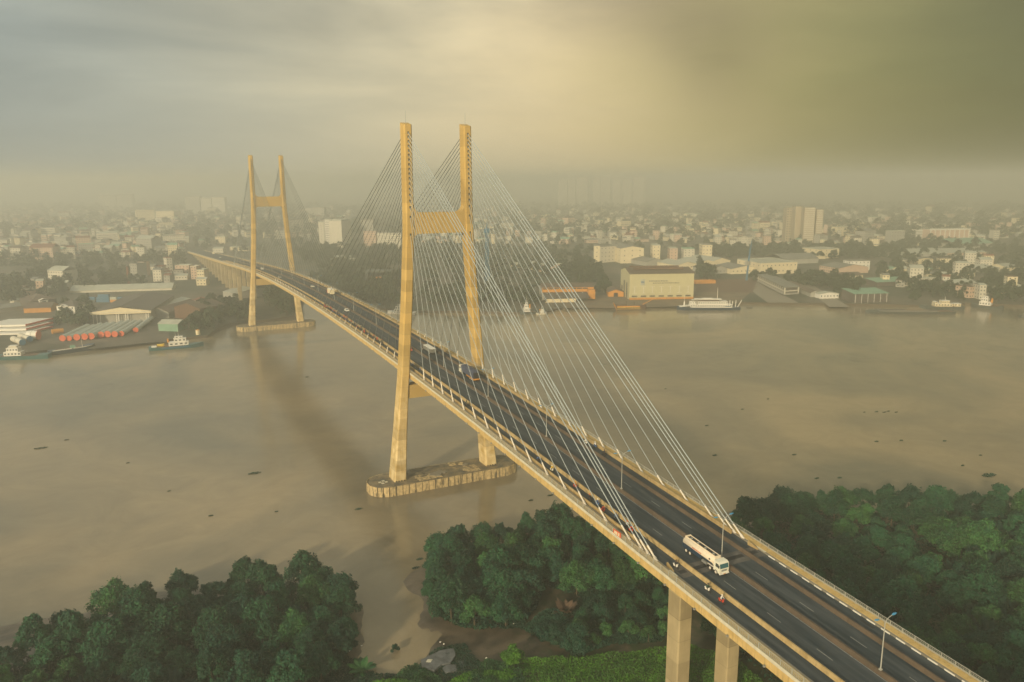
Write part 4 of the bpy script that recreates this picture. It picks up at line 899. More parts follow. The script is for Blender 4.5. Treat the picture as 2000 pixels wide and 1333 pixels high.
('brown corrugated shed left of the far pile cap', (392, 626), (440, 616), 30, 604, 'rust', 'brownroof', 'gx', 4, 0, 0, 0),
('brown-orange roofed house among trees by the approach', (392, 597), (416, 594), 16, 589, 'greywall', 'redroof', 'hip', 3, 0, 0, 0),
('low long shed, brown roofed, right of the colonnaded warehouse', (330, 622), (392, 604), 20, 611, 'greywall', 'brownroof', 'gx', 4, 0, 0, 0),
('pale roofed lean-to beside the colonnaded warehouse', (318, 610), (372, 592), 8, 601, 'greywall', 'paleroof', 'mono', 1.5, 0, 0, 0),
]
for r_ in T_:
    lab, A, B, D, top, wl, rf, kind, rh, fl, co, sc2 = r_
    nm = 'warehouse' if ('shed' in lab or 'warehouse' in lab or 'factory' in lab) else 'house' if ('house' in lab or 'villa' in lab) else 'building'
    t, L_, D, h = bld(lab, A, B, D, top, wl, rf, kind, rh if rh else None, fl, co, sc2, name=nm, cat=nm)
    if 'striped' in lab and 'balconies' in lab:
        for f in range(12): obj('balcony', MB().box(3, L_-1, -1.0, 0, h*(f+.35)/12, h*(f+.75)/12), 'white', t)
        for f in range(12): obj('window_band', MB().box(3, L_-1, -.1, 0, h*(f+.76)/12, h*(f+1.3)/12), 'greywall', t)
    if 'doorway' in lab: obj('door', MB().box(L_*.36, L_*.62, -.1, .05, 0, h*.85), 'dark', t)
    if 'villa' in lab:
        obj('porch', MB().box(L_*.30, L_*.62, -2.2, 0, h*.3, h*.95), 'white', t)
        obj('porch_gable', roofmb('gy', L_*.34, 2, h, 1.6), 'white', t).location = (L_*.29, -2.2, 0)
        for f in range(2):
            obj('window', wmesh(3.4, 1.8), None, t).location = (L_*.46, -2.25, h*(.42+.32*f))
    if 'white pavilion' in lab or 'quay house' in lab:
        for k in range(6): obj('column', MB().box(L_*k/5.4, L_*k/5.4+.25, -1.6, -1.3, 0, h), 'white', t)
# orange clerestory warehouse with dark skillion roof
t, L_, P = frame_at('warehouse', (1062, 590), (1164, 588)); tag(t, 'orange clerestory warehouse with a dark sloping roof behind the long stays', 'warehouse')
h = hpx(P, 566)
obj('wall', MB().box(0, L_, 12, 34, 0, h), 'greywall', t); obj('clerestory', MB().box(0, L_, 11.6, 12, h*.62, h), 'orange', t)
obj('roof', roofmb('gx', L_, 22, h+.02, 3), 'brownroof', t).location = (0, 12, 0)
obj('skillion_roof', MB().loft([[(x, -6, h*.30), (x, 11.5, h*.62), (x, 11.5, h*.62+.2), (x, -6, h*.30+.2)] for x in (0, L_*.86)]), 'darkroof', t)
obj('low_wall', MB().box(.5, L_*.60, -5.5, -5.2, 0, h*.29), 'cream', t)
for k in range(5): obj('pilaster', MB().box(.5+L_*.145*k, .9+L_*.145*k, -5.65, -5.5, 0, h*.29), 'rust', t)
obj('end_block', MB().box(L_*.87, L_, 4, 11.6, h*.1, h*.86), 'orange', t)
for k in range(8): obj('window', wmesh(5, 1.2), None, t).location = (L_*(k+.5)/9, 11.55, h*.92)
for k in range(5): obj('skylight', MB().box(-.5, .5, -1, 1, 0, .08, 0, Matrix.Translation((L_*(.08+.17*k), 6-(k % 2)*4, h*.60-(k % 2)*h*.075+.3)) @ Matrix.Rotation(math.atan2(h*.32, 17.5), 4, 'X')), 'paleroof', t)
# colonnaded warehouse with long brown roof
t, L_, P = frame_at('warehouse', (181, 633), (293, 629)); tag(t, 'long brown-roofed warehouse with a pale colonnaded gable front on the left bank', 'warehouse')
h = hpx(P, 612); rh = 3.6; D = 95
obj('wall', MB().box(0, L_, 3.5, D, 0, h), 'greywall', t)
obj('roof', roofmb('gy', L_, D-3, h+.02, rh+1, .6), 'darkroof', t).location = (0, 3.2, 0)
obj('pediment', MB().loft([[(-1.5, y, h-1.6), (-1.5, y, h+.3), (L_/2, y, h+rh+.3), (L_+1.5, y, h+.3), (L_+1.5, y, h-1.6)] for y in (0, .8)]), 'cream', t)
obj('cornice', MB().box(-1.8, L_+1.8, -.2, 1.6, h-.4, h+.05), 'palewall', t)
for k, x in enumerate((.6, L_*.08, L_*.14, L_*.42, L_*.46, L_*.58, L_*.62, L_*.94, L_-.8)): obj('column', MB().tube((x, .6, 0), (x, .6, h-1.7), .35, .3, 10), 'white', t)
# distant towers
def slab(label, x0, x1, base, top, D, m, fl=0, co=0, group=None, sidefl=0):
    return bld(label, (x0, base), (x1, base), D, top, m, 'greyroof', 'flat', None, fl, co, 0, name='apartment_tower', cat='tower block', group=group, ww=3, wh=1.8)
slab('tan apartment tower right, shaded left slab', 1533, 1549, 474, 407, 24, 'tanwall', 14, 3)
slab('tan apartment tower right, plain middle slab', 1550, 1566, 476, 404, 26, 'tanwall', 0, 0)
t, L_, D, h = slab('tan apartment tower right, front slab with white balconies', 1567, 1588, 478, 406, 20, 'tanwall')
for f in range(18): obj('balcony', MB().box(1, L_-1, -1.2, 0, h*(f+.3)/18, h*(f+.7)/18), 'palewall', t)
t, L_, D, h = slab('tan apartment tower right, rightmost slab with white balconies', 1591, 1604, 477, 410, 20, 'tanwall')
for f in range(16): obj('balcony', MB().box(.5, L_-1, -1.2, 0, h*(f+.3)/16, h*(f+.7)/16), 'palewall', t)
t, L_, D, h = bld('long pale building with tall white columns on the right horizon', (1815, 472), (1892, 470), 20, 449, 'pinkwall', 'paleroof', 'flat', None)
for k in range(9): obj('column', MB().box(L_*k/8.2, L_*k/8.2+1.2, -1.2, 0, 0, h), 'white', t)
obj('cornice', MB().box(-1, L_+1, -1.5, 1, h-1.5, h+.9), 'white', t)
t, L_, D, h = bld('left wing of the columned building with pale floor bands', (1787, 470), (1812, 471), 20, 450, 'greywall', 'paleroof', 'flat', None, bands=4)
bld('cream apartment slab with stripes behind the right sheds', (1635, 462), (1676, 460), 16, 444, 'cream', 'paleroof', 'flat', None, 4, 8)
bld('pale block standing behind the right tree belt', (1739, 478), (1765, 477), 14, 452, 'greywall', 'paleroof', 'flat', None, 4, 5)
for i, (a, b, tp) in enumerate(((1090, 1108, 352), (1110, 1124, 350), (1127, 1148, 346), (1158, 1172, 343), (1174, 1192, 345), (1197, 1212, 346), (1216, 1232, 348), (1236, 1258, 345))):
    slab(['leftmost', 'second', 'third', 'fourth, after the gap,', 'fifth', 'sixth', 'seventh', 'rightmost'][i]+' faint tower of the hazy high-rise cluster on the horizon', a, b, 403, tp, 25, 'greywall', group='faint high-rise cluster right of the near pylon')
for i, (a, b, bs, tp) in enumerate(((196, 228, 410, 381), (230, 260, 410, 380), (364, 392, 418, 384), (394, 414, 418, 388), (416, 440, 418, 386))):
    slab(['faint wide slab on the left horizon, left half', 'faint wide slab on the left horizon, right half', 'faint tower left of the white-columned towers', 'pale tower with white edge left of the far pylon', 'pale tower nearest the far pylon on its left'][i], a, b, bs, tp, 20, 'palewall' if i > 2 else 'greywall', 10, 5)
bld('wide cream office block low on the left horizon', (268, 438), (304, 437), 40, 411, 'cream', 'paleroof', 'flat', None, 4, 8)
bld('lower cream annex beside the wide office block', (306, 437), (341, 437), 40, 413, 'cream', 'paleroof', 'flat', None, 4, 8)
bld('pale tower right of the far pylon, on the horizon', (613, 432), (634, 432), 20, 406, 'greywall', 'greyroof', 'flat', None, 6, 4)
# factory chimney, blue lattice mast, crane
P = at(252, 556, GZ); ch = tag(empty('chimney', P), 'tall orange brick chimney on the left bank', 'chimney'); hh = hpx(P, 521)
obj('stack', MB().tube((0, 0, 0), (0, 0, hh), 1.7, 1.2, 14), 'redroof', ch); obj('rim', MB().tube((0, 0, hh-.6), (0, 0, hh+.3), 1.5, 1.5, 14), 'rust', ch)
P = at(952, 572, GZ); mt = tag(empty('lattice_mast', P), 'blue steel lattice crane mast standing behind the near right pylon leg', 'mast'); hh = hpx(P, 436)
lat = MB()
for sx in (-1, 1):
    for sy in (-1, 1): lat.tube((sx*1.9, sy*1.9, 0), (sx*1.1, sy*1.1, hh*.86), .32, .26, 6)
k = 0
for z in np.arange(0, hh*.86, 3.2):
    a = 1.9-.8*z/(hh*.86); k += 1
    for (ax, ay), (bx, by) in (((-1, -1), (1, -1)), ((1, -1), (1, 1)), ((1, 1), (-1, 1)), ((-1, 1), (-1, -1))):
        lat.tube((ax*a, ay*a, z), (bx*a, by*a, min(z+3.2, hh*.86)), .14, .14, 5)
obj('tower', lat, 'blue', mt, kind='stuff'); obj('cab', MB().box(-2.2, 2.2, -2, 2, hh*.86, hh*.92), 'blue', mt); obj('tip', MB().tube((0, 0, hh*.92), (0, 0, hh), .6, .15, 6), 'blue', mt)
P = at(1458, 548, GZ); cr_ = tag(empty('harbour_crane', P), 'grey-blue level-luffing harbour crane behind the slipway', 'crane'); hh = hpx(P, 470)
obj('mast', MB().tube((0, 0, 0), (3, 0, hh*.8), 1.4, .8, 6), 'blue', cr_); obj('jib', MB().tube((2, 0, hh*.55), (5, 0, hh), .8, .4, 6), 'blue', cr_); obj('cab', MB().box(-2, 3, -2, 2, hh*.38, hh*.48), 'greywall', cr_)
# dry-dock portal and slipways
t, L_, P = frame_at('dock_portal', (714, 562), (766, 562)); tag(t, 'dark U-shaped dock portal frame seen through the stays', 'portal'); h = hpx(P, 533)
for x in (0, L_-3): obj('leg', MB().box(x, x+3, 0, 16, 0, h), 'hull', t)
obj('beam', MB().box(-.5, L_+.5, 0, 16, h, h+2.2), 'hull', t); obj('inner_wall', MB().box(3, L_-3, 13, 16, 0, h), 'navy', t); obj('walkway', MB().box(4, L_-4, 11, 12.9, h*.55, h*.64), 'orange', t)
t, L_, P = frame_at('unfinished_ship_section', (1531, 579), (1560, 577)); tag(t, 'long grey unfinished double-deck ship section on the slipway', 'ship section'); h = hpx(P, 561)
back = at(1478, 552, GZ); D = (back-at(1531, 579, GZ)).length
X_ = Matrix.Rotation(0, 4, 'Z')
rel_ = (back-at(1531, 579, GZ)); a0 = t.rotation_euler.z; vx = rel_.x*math.cos(-a0)-rel_.y*math.sin(-a0); vy = rel_.x*math.sin(-a0)+rel_.y*math.cos(-a0); sh = vx/vy
def sk(x, y): return x+sh*y
for z0, z1, m_ in ((1.2, h*.28, 'greywall'), (h*.48, h*.58, 'palewall'), (h*.88, h, 'greyroof')):
    obj('deck', MB().loft([[(sk(x0, y), y, z) for x0, z in ((0, z0), (L_, z0), (L_, z1), (0, z1))] for y in (0, vy)]), m_, t)
obj('inner_core', MB().loft([[(sk(x0, y), y, z) for x0, z in ((1.5, h*.28), (L_-1.5, h*.28), (L_-1.5, h*.88), (1.5, h*.88))] for y in (1.5, vy)]), 'darkroof', t)
for k in range(15):
    y = vy*k/15
    obj('side_post', MB().loft([[(sk(x0, yy), yy, z) for x0, z in ((0, h*.28), (.5, h*.28), (.5, h*.88), (0, h*.88))] for yy in (y, y+1.4)]), 'palewall', t)
obj('end_panel', MB().box(0, 1.6, -.2, 0, h*.28, h*.88), 'palewall', t); obj('end_panel', MB().box(L_-1.6, L_, -.2, 0, h*.28, h*.88), 'palewall', t)
for i, (a, b, c, d) in enumerate((((1440, 548), (1470, 546), (1560, 592), (1500, 592)), ((1563, 555), (1580, 553), (1660, 600), (1620, 600)))):
    q = [at(*a, 2), at(*b, 2), at(*c, 2), at(*d, 2)]
    struct('slipway', MB().add([(v.x, v.y, 2.02 if k < 2 else 2.02) for k, v in enumerate(q)], [(3, 2, 1, 0)]) or MB() if 0 else (lambda m_: (m_.add([(v.x, v.y, 2.02) for v in q], [(3, 2, 1, 0)]), m_)[1])(MB()), 'walk')
# yards
def yard(name, px, m, z=2.03):
    q = [at(*p, 2) for p in px]; struct(name, poly_mesh(name, [(v.x, v.y) for v in q], z, [m]), m)
yard('quay_yard', [(70, 668), (180, 682), (290, 670), (330, 668), (330, 640), (200, 628), (60, 632)], 'yardgrey', 2.03)
yard('shipyard_ground', [(1100, 602), (1200, 602), (1320, 599), (1440, 593), (1480, 560), (1400, 552), (1340, 560), (1190, 575), (1100, 585)], 'yardbrown', 2.03)
yard('shipyard_ground', [(1360, 570), (1470, 572), (1480, 545), (1360, 548)], 'rust', 2.06)
yard('container_ground', [(150, 600), (290, 600), (290, 580), (150, 582)], 'yardgrey', 2.05)
# red and blue containers
cm = {}
for i, (a, b, base, m) in enumerate(((159, 170, 588, 'redroof'), (172, 186, 591, 'hull'), (188, 214, 590, 'blue'), (189, 213, 583, 'blue'), (192, 213, 577, 'blue'), (215, 228, 589, 'orange'), (215, 228, 584, 'paleroof'), (229, 244, 590, 'greenroof'), (230, 245, 583, 'blue'), (172, 186, 582, 'blue'))):
    A, B = at(a, 591, GZ), at(b, 591, GZ); d = B-A; lift = {591: 0, 590: 0, 589: 0, 588: 0, 584: 2.6, 583: 2.6, 582: 2.6, 577: 5.2}[base]
    t = tag(empty('shipping_container', A+Vector((0, 0, lift)), math.atan2(d.y, d.x)), {'redroof': 'red container, leftmost of the yard behind the villa', 'orange': 'orange container at ground level behind the colonnaded warehouse', 'paleroof': 'pale container on top of the orange one', 'greenroof': 'green-grey container at the right end of the yard', 'hull': 'dark container beside the red one'}.get(m, f'blue container {["at ground level", "in the second layer", "on the top layer"][int(lift/2.6)]} behind the colonnaded warehouse, starting {"left" if a < 185 else "mid" if a < 225 else "right"}'), 'container', 'containers behind the warehouse')
    obj('shell', MB().box(0, d.length, 0, 2.6, 0, 2.58), m, t)
    for k in range(int(d.length/1.2)): obj('rib', MB().box(.5+k*1.2, .8+k*1.2, -.06, 0, .1, 2.45), m, t)

# big coated pipes with coral caps, and the white plate stacks
def bigpipe(label, A, axis_to, r, m, capm, group, z0=GZ+.3):
    a = at(*A, z0+r); b = at(*axis_to, z0+r); a.z = b.z = z0+r
    t = tag(empty('steel_pipe', (a.x, a.y, z0)), label, 'pipe', group); L_ = (b-a).length; t.rotation_euler.z = math.atan2(b.y-a.y, b.x-a.x)
    obj('shell', smooth_mb(MB().tube((0, 0, r), (L_, 0, r), r, r, 20)), m, t)
    obj('end_cap', MB().tube((-.25, 0, r), (0.02, 0, r), r*1.03, r*1.03, 20), capm, t)
    obj('seam_band', MB().tube((L_*.5, 0, r), (L_*.5+.3, 0, r), r*1.015, r*1.015, 20), capm if capm != 'coral' else 'greywall', t); return t
def smooth_mb(mb): return mb
PX = [(122, 661, 5.9), (135, 661, 5.0), (150, 659, 6.2), (165, 658, 6.2), (178, 657, 6.2), (197, 654, 6.0), (210, 653, 6.2), (224, 653, 5.8), (237, 652, 5.2), (265, 645, 5.0)]
for i, (x, y, rp) in enumerate(PX):
    P = at(x, y+6, GZ); dist = (P-CAM).dot(_fw); r = rp*dist/FPX
    ordn = ['leftmost', 'second', 'third', 'fourth', 'fifth', 'sixth', 'seventh', 'eighth', 'ninth', 'last, shorter and set back'][i]
    bigpipe(f'coral-capped grey pipe, {ordn} of the quay row', (x, y), (x+36+(9-i)*1.5 if i < 9 else 296, y-23), r, 'pipegrey', 'coral', 'coral-capped pipes on the quay')
for i, (x, y) in enumerate(((36, 668), (50, 662))):
    bigpipe(['white pipe section with blue opening, left of the pair on the quay', 'white pipe section with blue opening, right of the pair on the quay'][i], (x+8, y+1), (x-10, y-6), 2.2, 'palewall', 'blue', 'pipes with blue openings')
for lvl in range(3):
    zz = GZ+[4.4, 2.4, .4][lvl]; A = at(50+lvl, 638+lvl*8, zz); A2 = at(104, 625+lvl*8, zz); C_ = at(-40, 640+lvl*8, zz); 
    t = tag(empty('white_hull_plate', (A.x, A.y, zz)), ['top white deck section with red-edged tips on the left quay', 'middle white deck section with red-edged tips on the left quay', 'lowest white deck section with red-edged tips on the left quay'][lvl], 'ship section', 'stacked white deck sections')
    d1 = (A2-A).to_2d(); d2 = (C_-A).to_2d(); q = [(0, 0), tuple(d1), tuple(d1+d2), tuple(d2)]
    obj('plate', MB().poly(q if (d1.x*d2.y-d1.y*d2.x) > 0 else q[::-1], 0, 1.5), 'white', t)
    n_ = Vector((d1.y, -d1.x)).normalized()*.25
    if n_.dot(d2) > 0: n_ = -n_
    obj('red_edge', MB().poly([tuple(n_), tuple(n_+d1), tuple(d1+n_*.1), tuple(n_*.1)] if (n_.x*d1.y-n_.y*d1.x) > 0 else [tuple(n_+d1), tuple(n_), tuple(n_*.1), tuple(d1+n_*.1)], .5, 1.75), 'red', t)
    e = d1*.42
    obj('red_edge', MB().poly([tuple(e-d2.normalized()*-.3), tuple(d1-d2.normalized()*-.3), tuple(d1+d2.normalized()*1.1), tuple(e+d2.normalized()*1.1)], 1.5, 1.62), 'red', t)
P = at(76, 661, GZ); bigpipe('large white drum with a coral band at the end of the deck stack', (75, 655), (55, 655), 3.4, 'white', 'coral', 'pipes with blue openings')
P = at(387, 654, GZ); ts = tag(empty('storage_tank', P), 'yellow rounded storage tank on the quay beside the patrol boat', 'tank')
hh = hpx(P, 645)
obj('shell', MB().tube((0, 0, 0), (0, 0, hh), 1.7, 1.7, 14), 'cream', ts); obj('lid', MB().tube((0, 0, hh), (0, 0, hh+.5), 1.5, .4, 14), 'orange', ts)
P = at(113, 652, GZ); yt = tag(empty('horizontal_tank', P, .3), 'small yellow horizontal tank between the deck stack and the pipes', 'tank'); obj('shell', MB().tube((-4, 0, 2), (4, 0, 2), 1.9, 1.9, 14), 'orange', yt); obj('cradle', MB().box(-3, 3, -1, 1, 0, .6), 'hull', yt)

# ------------------------------------------------------------ boats
def hull_mb(L_, W_, H, bow=.25, sheer=.6, stern=.85, keel=.78, n=13):
    rings = []
    for k in range(n):
        s_ = k/(n-1); x = L_*s_
        w_ = W_/2*(min(1, stern+(1-stern)*s_/.2) if s_ < .2 else (1 if s_ < 1-bow else max(.03, max(0., math.cos((s_-(1-bow))/bow*math.pi/2))**.75)))
        zt = H+sheer*max(0, (s_-.55)/.45)**2+sheer*.25*max(0, (.25-s_)/.25)
        rings.append([(x-(.0 if s_ < .9 else .0), w_, zt), (x, w_*keel, -.6), (x, -w_*keel, -.6), (x, -w_, zt)])
    return MB().loft(rings)
def boat(name, label, A, B, W_, H, hm_, deckm='rust', cat='boat', bow=.25, sheer=.8, group=None):
    a = at(*A, 0); b = at(*B, 0); L_ = (b-a).length; t = tag(empty(name, (a.x, a.y, 0), math.atan2(b.y-a.y, b.x-a.x)), label, cat, group)
    obj('hull', hull_mb(L_, W_, H, bow, sheer), hm_, t)
    obj('deck', MB().box(L_*.02, L_*(1-bow*1.15), -W_*.42, W_*.42, H+.02, H+.14), deckm, t)
    return t, L_
def house(t, name, x0, x1, y0, y1, z0, z1, m='white', wins=0, rim=True, rows=1):
    o = obj(name, MB().box(x0, x1, y0, y1, z0, z1), m, t)
    if rim: obj('deck_edge', MB().box(x0-.25, x1+.25, y0-.25, y1+.25, z1+.01, z1+.18), 'white', o)
    for k in range(wins):
        for yy in (y0-.03, y1+.03): obj('window', wmesh((x1-x0)/wins*.5, (z1-z0)*.4), None, o).location = (x0+(x1-x0)*(k+.5)/wins, yy, (z0+z1)/2+.15)
    return o
# ferry: bow to the left of the picture
t, L_ = boat('passenger_ferry', 'long white two-deck passenger ferry with a dark blue hull, moored by the large hall', (1444, 605), (1322, 605), 11, 2.4, 'navy', 'palewall', 'ferry', .2, 1.0)
house(t, 'main_deck_cabin', L_*.14, L_*.80, -4.6, 4.6, 2.6, 5.2, 'white', 18); house(t, 'upper_deck_cabin', L_*.21, L_*.68, -4.2, 4.2, 5.4, 8.0, 'white', 13)
house(t, 'sun_deck', L_*.30, L_*.72, -3.6, 3.6, 9.6, 10.0, 'palewall', 0); house(t, 'lounge', L_*.34, L_*.66, -2.8, 2.8, 8.2, 9.5, 'brownroof', 0, False)
house(t, 'wheelhouse', L_*.70, L_*.80, -2.5, 2.5, 5.4, 7.6, 'white', 3); house(t, 'funnel_deck', L_*.44, L_*.60, -2, 2, 10.1, 10.6, 'white', 0)
obj('ramp_bow', MB().loft([[(x, -4, z), (x, 4, z), (x, 4, z+.3), (x, -4, z+.3)] for x, z in ((L_*.80, 3.8), (L_*.97, 2.9))]), 'white', t)
obj('foremast', MB().tube((L_*.885, 0, 3), (L_*.885, 0, 8), .8, .5, 8).tube((L_*.885, 0, 8), (L_*.885, 0, 14), .15, .08, 6), 'white', t)
obj('mainmast', MB().tube((L_*.36, 0, 10), (L_*.36, 0, 20.5), .28, .15, 6), 'pipe', t); obj('canopy', MB().box(L_*.70, L_*.77, -2, 2, 9.2, 9.5), 'white', t)
for k, (x, hh, dx) in enumerate(((.165, 9.2, 0), (.105, 7.8, 0), (.075, 9.0, -.4), (.055, 8.5, -.2), (.04, 9.2, -3.6))): obj('davit', MB().tube((L_*x, (-1)**k*2, 2.6), (L_*x+dx, (-1)**k*2, hh), .35, .3, 6), 'white', t)
for k, x in enumerate((.17, .19, .21, .23)): obj('letter', MB().box(L_*x, L_*x+.9, 4.62, 4.66, 3.2, 4.1), 'blue', t)
# orange wooden sail-ship hulk: stern left, long bowsprit to the right
t, L_ = boat('wooden_ship', 'weathered orange wooden ship with a long bowsprit, moored under the large hall', (1203, 605), (1262, 604), 9, 2.6, 'rust', 'rust', 'ship', .35, 2.2)
obj('bulwark', MB().box(0, L_*.75, -4.5, -4.2, 2.7, 3.9), 'orange', t); obj('transom', MB().loft([[(-2.5, -4, 6.5), (-2.5, 4, 6.5), (-2.2, 4, 6.5), (-2.2, -4, 6.5)], [(0, -3.6, .3), (0, 3.6, .3), (.3, 3.6, .3), (.3, -3.6, .3)]]), 'orange', t)
obj('quarter_deck', MB().box(-.5, L_*.32, -3.9, 3.9, 4.4, 4.8), 'rust', t); obj('rub_rail', MB().box(0, L_*.78, -4.62, -4.5, 1.0, 1.25), 'shirtyellow', t); obj('rub_rail', MB().box(0, L_*.78, -4.62, -4.5, 2.5, 2.75), 'shirtyellow', t)
obj('bowsprit', MB().tube((L_*.88, 0, 4.5), (L_*1.25, 0, 9.5), .45, .2, 8), 'orange', t)
for x, hh in ((.35, 8), (.6, 7)): obj('mast_stump', MB().tube((L_*x, 0, 2.7), (L_*x, 0, hh), .3, .22, 8), 'trunk', t)
def tug(label, A, B, W_, hm_, H=1.8, s=1., name='tugboat', tall=True):
    t, L_ = boat(name, label, A, B, W_, H, hm_, 'rust', 'tugboat', .3, 1.2)
    z = H+.15
    house(t, 'deckhouse', L_*.36, L_*.72, -W_*.32, W_*.32, z, z+2.4*s, 'white', 4); house(t, 'wheelhouse', L_*.46, L_*.68, -W_*.26, W_*.26, z+2.6*s, z+4.8*s, 'white', 3)
    if tall: house(t, 'flying_bridge', L_*.48, L_*.62, -W_*.18, W_*.18, z+5*s, z+6.2*s, 'white', 2)
    obj('funnel', MB().tube((L_*.36, 0, z+2.4), (L_*.35, 0, z+5.2*s), .8*s, .6*s, 10), 'orange', t)
    obj('mast', MB().tube((L_*.55, 0, z+6*s), (L_*.55, 0, z+11*s), .14, .07, 6), 'pipe', t); obj('aerial', MB().tube((L_*.5, 1, z+6*s), (L_*.49, 1, z+9.4*s), .1, .05, 6), 'pipe', t)
    return t, L_
t, L_ = tug('teal and white patrol boat moored at the left quay', (291, 685), (398, 676), 9, 'teal', 2.2, 1.0, 'patrol_boat')
obj('stripe', MB().box(L_*.25, L_*.75, -4.62, -4.5, 1.1, 1.8), 'blue', t); obj('stern_locker', MB().box(L_*.05, L_*.14, -3, -1, 2.4, 3.4), 'white', t); obj('rescue_boat', hull_mb(5, 1.8, 1.0), 'shirtyellow', t).location = (L_*.15, 0, 3.0)
tug('white and black tug moored behind the long stays', (1046, 613), (1014, 614), 8, 'hull', 2.2, 1.25)
tug('small white launch lying alongside the tug', (1047, 614.5), (1068, 614), 4.5, 'palewall', 1.1, .7, 'launch', False)
tug('red and white work boat hidden half behind the near pylon leg', (812, 614), (757, 612), 8, 'white', 1.6, 1.0, 'work_boat')
tug('grey work ship at the right edge of the far quay', (1958, 606), (1896, 600), 10, 'hull', 3, 1.3, 'work_ship')
t, L_ = boat('cargo_barge', 'long low grey cargo barge moored on the right, open hold', (1862, 613), (1690, 612), 12, 2.2, 'hull', 'rust', 'barge', .1, .5)
obj('hold', MB().box(L_*.2, L_*.85, -4.5, 4.5, 2.36, 3.1), 'greyroof', t); 
for k in range(10): obj('hatch_cover', MB().box(L_*(.2+.064*k)+.1, L_*(.2+.064*(k+1))-.1, -4.2, 4.2, 3.11, 3.3), 'darkroof', t)
obj('sand_heap', MB().loft([[(L_*.3, -3, 3.3), (L_*.55, -3, 3.3), (L_*.55, 3, 3.3), (L_*.3, 3, 3.3)], [(L_*.38, -.8, 5), (L_*.47, -.8, 5), (L_*.47, .8, 5), (L_*.38, .8, 5)]]), 'yardbrown', t)
t, L_ = boat('supply_ship', 'cream superstructure ship lying behind the long grey barge', (1880, 605), (1795, 604), 10, 3, 'hull', 'rust', 'ship', .2, 1.2)
house(t, 'accommodation', L_*.28, L_*.68, -3.8, 3.8, 3.2, 5.6, 'cream', 6); house(t, 'bridge_deck', L_*.34, L_*.52, -3.2, 3.2, 5.8, 8.2, 'cream', 4); house(t, 'aft_cabin', L_*.08, L_*.24, -3, 3, 3.2, 5.6, 'cream', 2); house(t, 'fore_cabin', L_*.62, L_*.68, -3, 3, 5.8, 7.2, 'cream', 1)
obj('mast', MB().tube((L_*.42, 0, 8), (L_*.42, 0, 12), .2, .1, 6), 'pipe', t)
for i, (A, B, hm_, lb) in enumerate((((98, 699), (-40, 704), 'teal', 'dark green river barge with a white cabin at the left edge'), ((96, 694), (186, 681), 'navy', 'long dark blue barge with pale hatch rails moored at the left quay'))):
    t, L_ = boat('river_barge', lb, A, B, 9, 2.6, hm_, 'rust', 'barge', .18, 1.6)
    if i == 0:
        house(t, 'cabin', L_*.38, L_*.62, -3.4, 3.4, 2.8, 5.2, 'white', 5); house(t, 'wheelhouse', L_*.42, L_*.58, -2.8, 2.8, 5.4, 8.0, 'white', 4); house(t, 'upper_cabin', L_*.44, L_*.55, -2, 2, 8.2, 9.4, 'palewall', 0)
    else:
        obj('hatch_rail', MB().box(L_*.05, L_*.45, -3.9, -3.5, 2.8, 3.5), 'white', t); obj('hatch_rail', MB().box(L_*.5, L_*.88, -3.9, -3.5, 2.8, 3.5), 'palewall', t); obj('crew_tent', MB().loft([[(x, -2, 2.8), (x, 0, 4.8), (x, 2, 2.8)] for x in (L_*.46, L_*.56)]), 'greenroof', t)
        obj('mast', MB().tube((L_*.72, 0, 2.6), (L_*.72, 0, 9), .15, .08, 6), 'pipe', t)
t, L_ = boat('dark_hull', 'small dark boat cut by the right picture edge', (2015, 622), (1989, 620), 5, 1.6, 'hull', 'rust', 'boat', .3, .6)
house(t, 'cabin', L_*.3, L_*.6, -1.4, 1.4, 1.8, 3.2, 'greywall', 2)
t, L_ = boat('yellow_lifeboat', 'small yellow boat ashore beside the green-roofed quay shed', (1654, 592), (1669, 592), 4, 2.4, 'shirtyellow', 'orange', 'boat', .3, .6); t.location.z = 2.3
t, L_ = boat('small_skiff', 'small dark skiff drifting right of the ferry', (1458, 602), (1470, 602), 2.2, .6, 'hull', 'rust', 'boat', .4, .4)

# ------------------------------------------------------------ vegetation
def leaf_mesh(name, pts, nrm, size, m, jitter=.7, seed=0):
    """small leaf-clump faces at pts, facing roughly along nrm"""
    r = np.random.default_rng(seed); n = len(pts)
    nn = nrm+r.normal(0, jitter, (n, 3)); nn /= np.linalg.norm(nn, axis=1)[:, None]+1e-9
    a = np.cross(nn, r.normal(0, 1, (n, 3))); a /= np.linalg.norm(a, axis=1)[:, None]+1e-9; b = np.cross(nn, a)
    s_ = size*(r.uniform(.55, 1.35, n))[:, None]; a = a*s_; b = b*s_*.7
    V = np.stack([pts-a*.9, pts-b*.8+a*.1, pts+a, pts+b*.8+a*.1], 1).reshape(-1, 3)
    me = bpy.data.meshes.new(name); me.vertices.add(4*n); me.vertices.foreach_set('co', V.ravel())
    me.loops.add(4*n); me.loops.foreach_set('vertex_index', np.arange(4*n)); me.polygons.add(n); me.polygons.foreach_set('loop_start', np.arange(0, 4*n, 4)); me.polygons.foreach_set('loop_total', np.full(n, 4))
    for m_ in (m if isinstance(m, list) else [m]): me.materials.append(M[m_])
    me.update(); me.validate(); return me
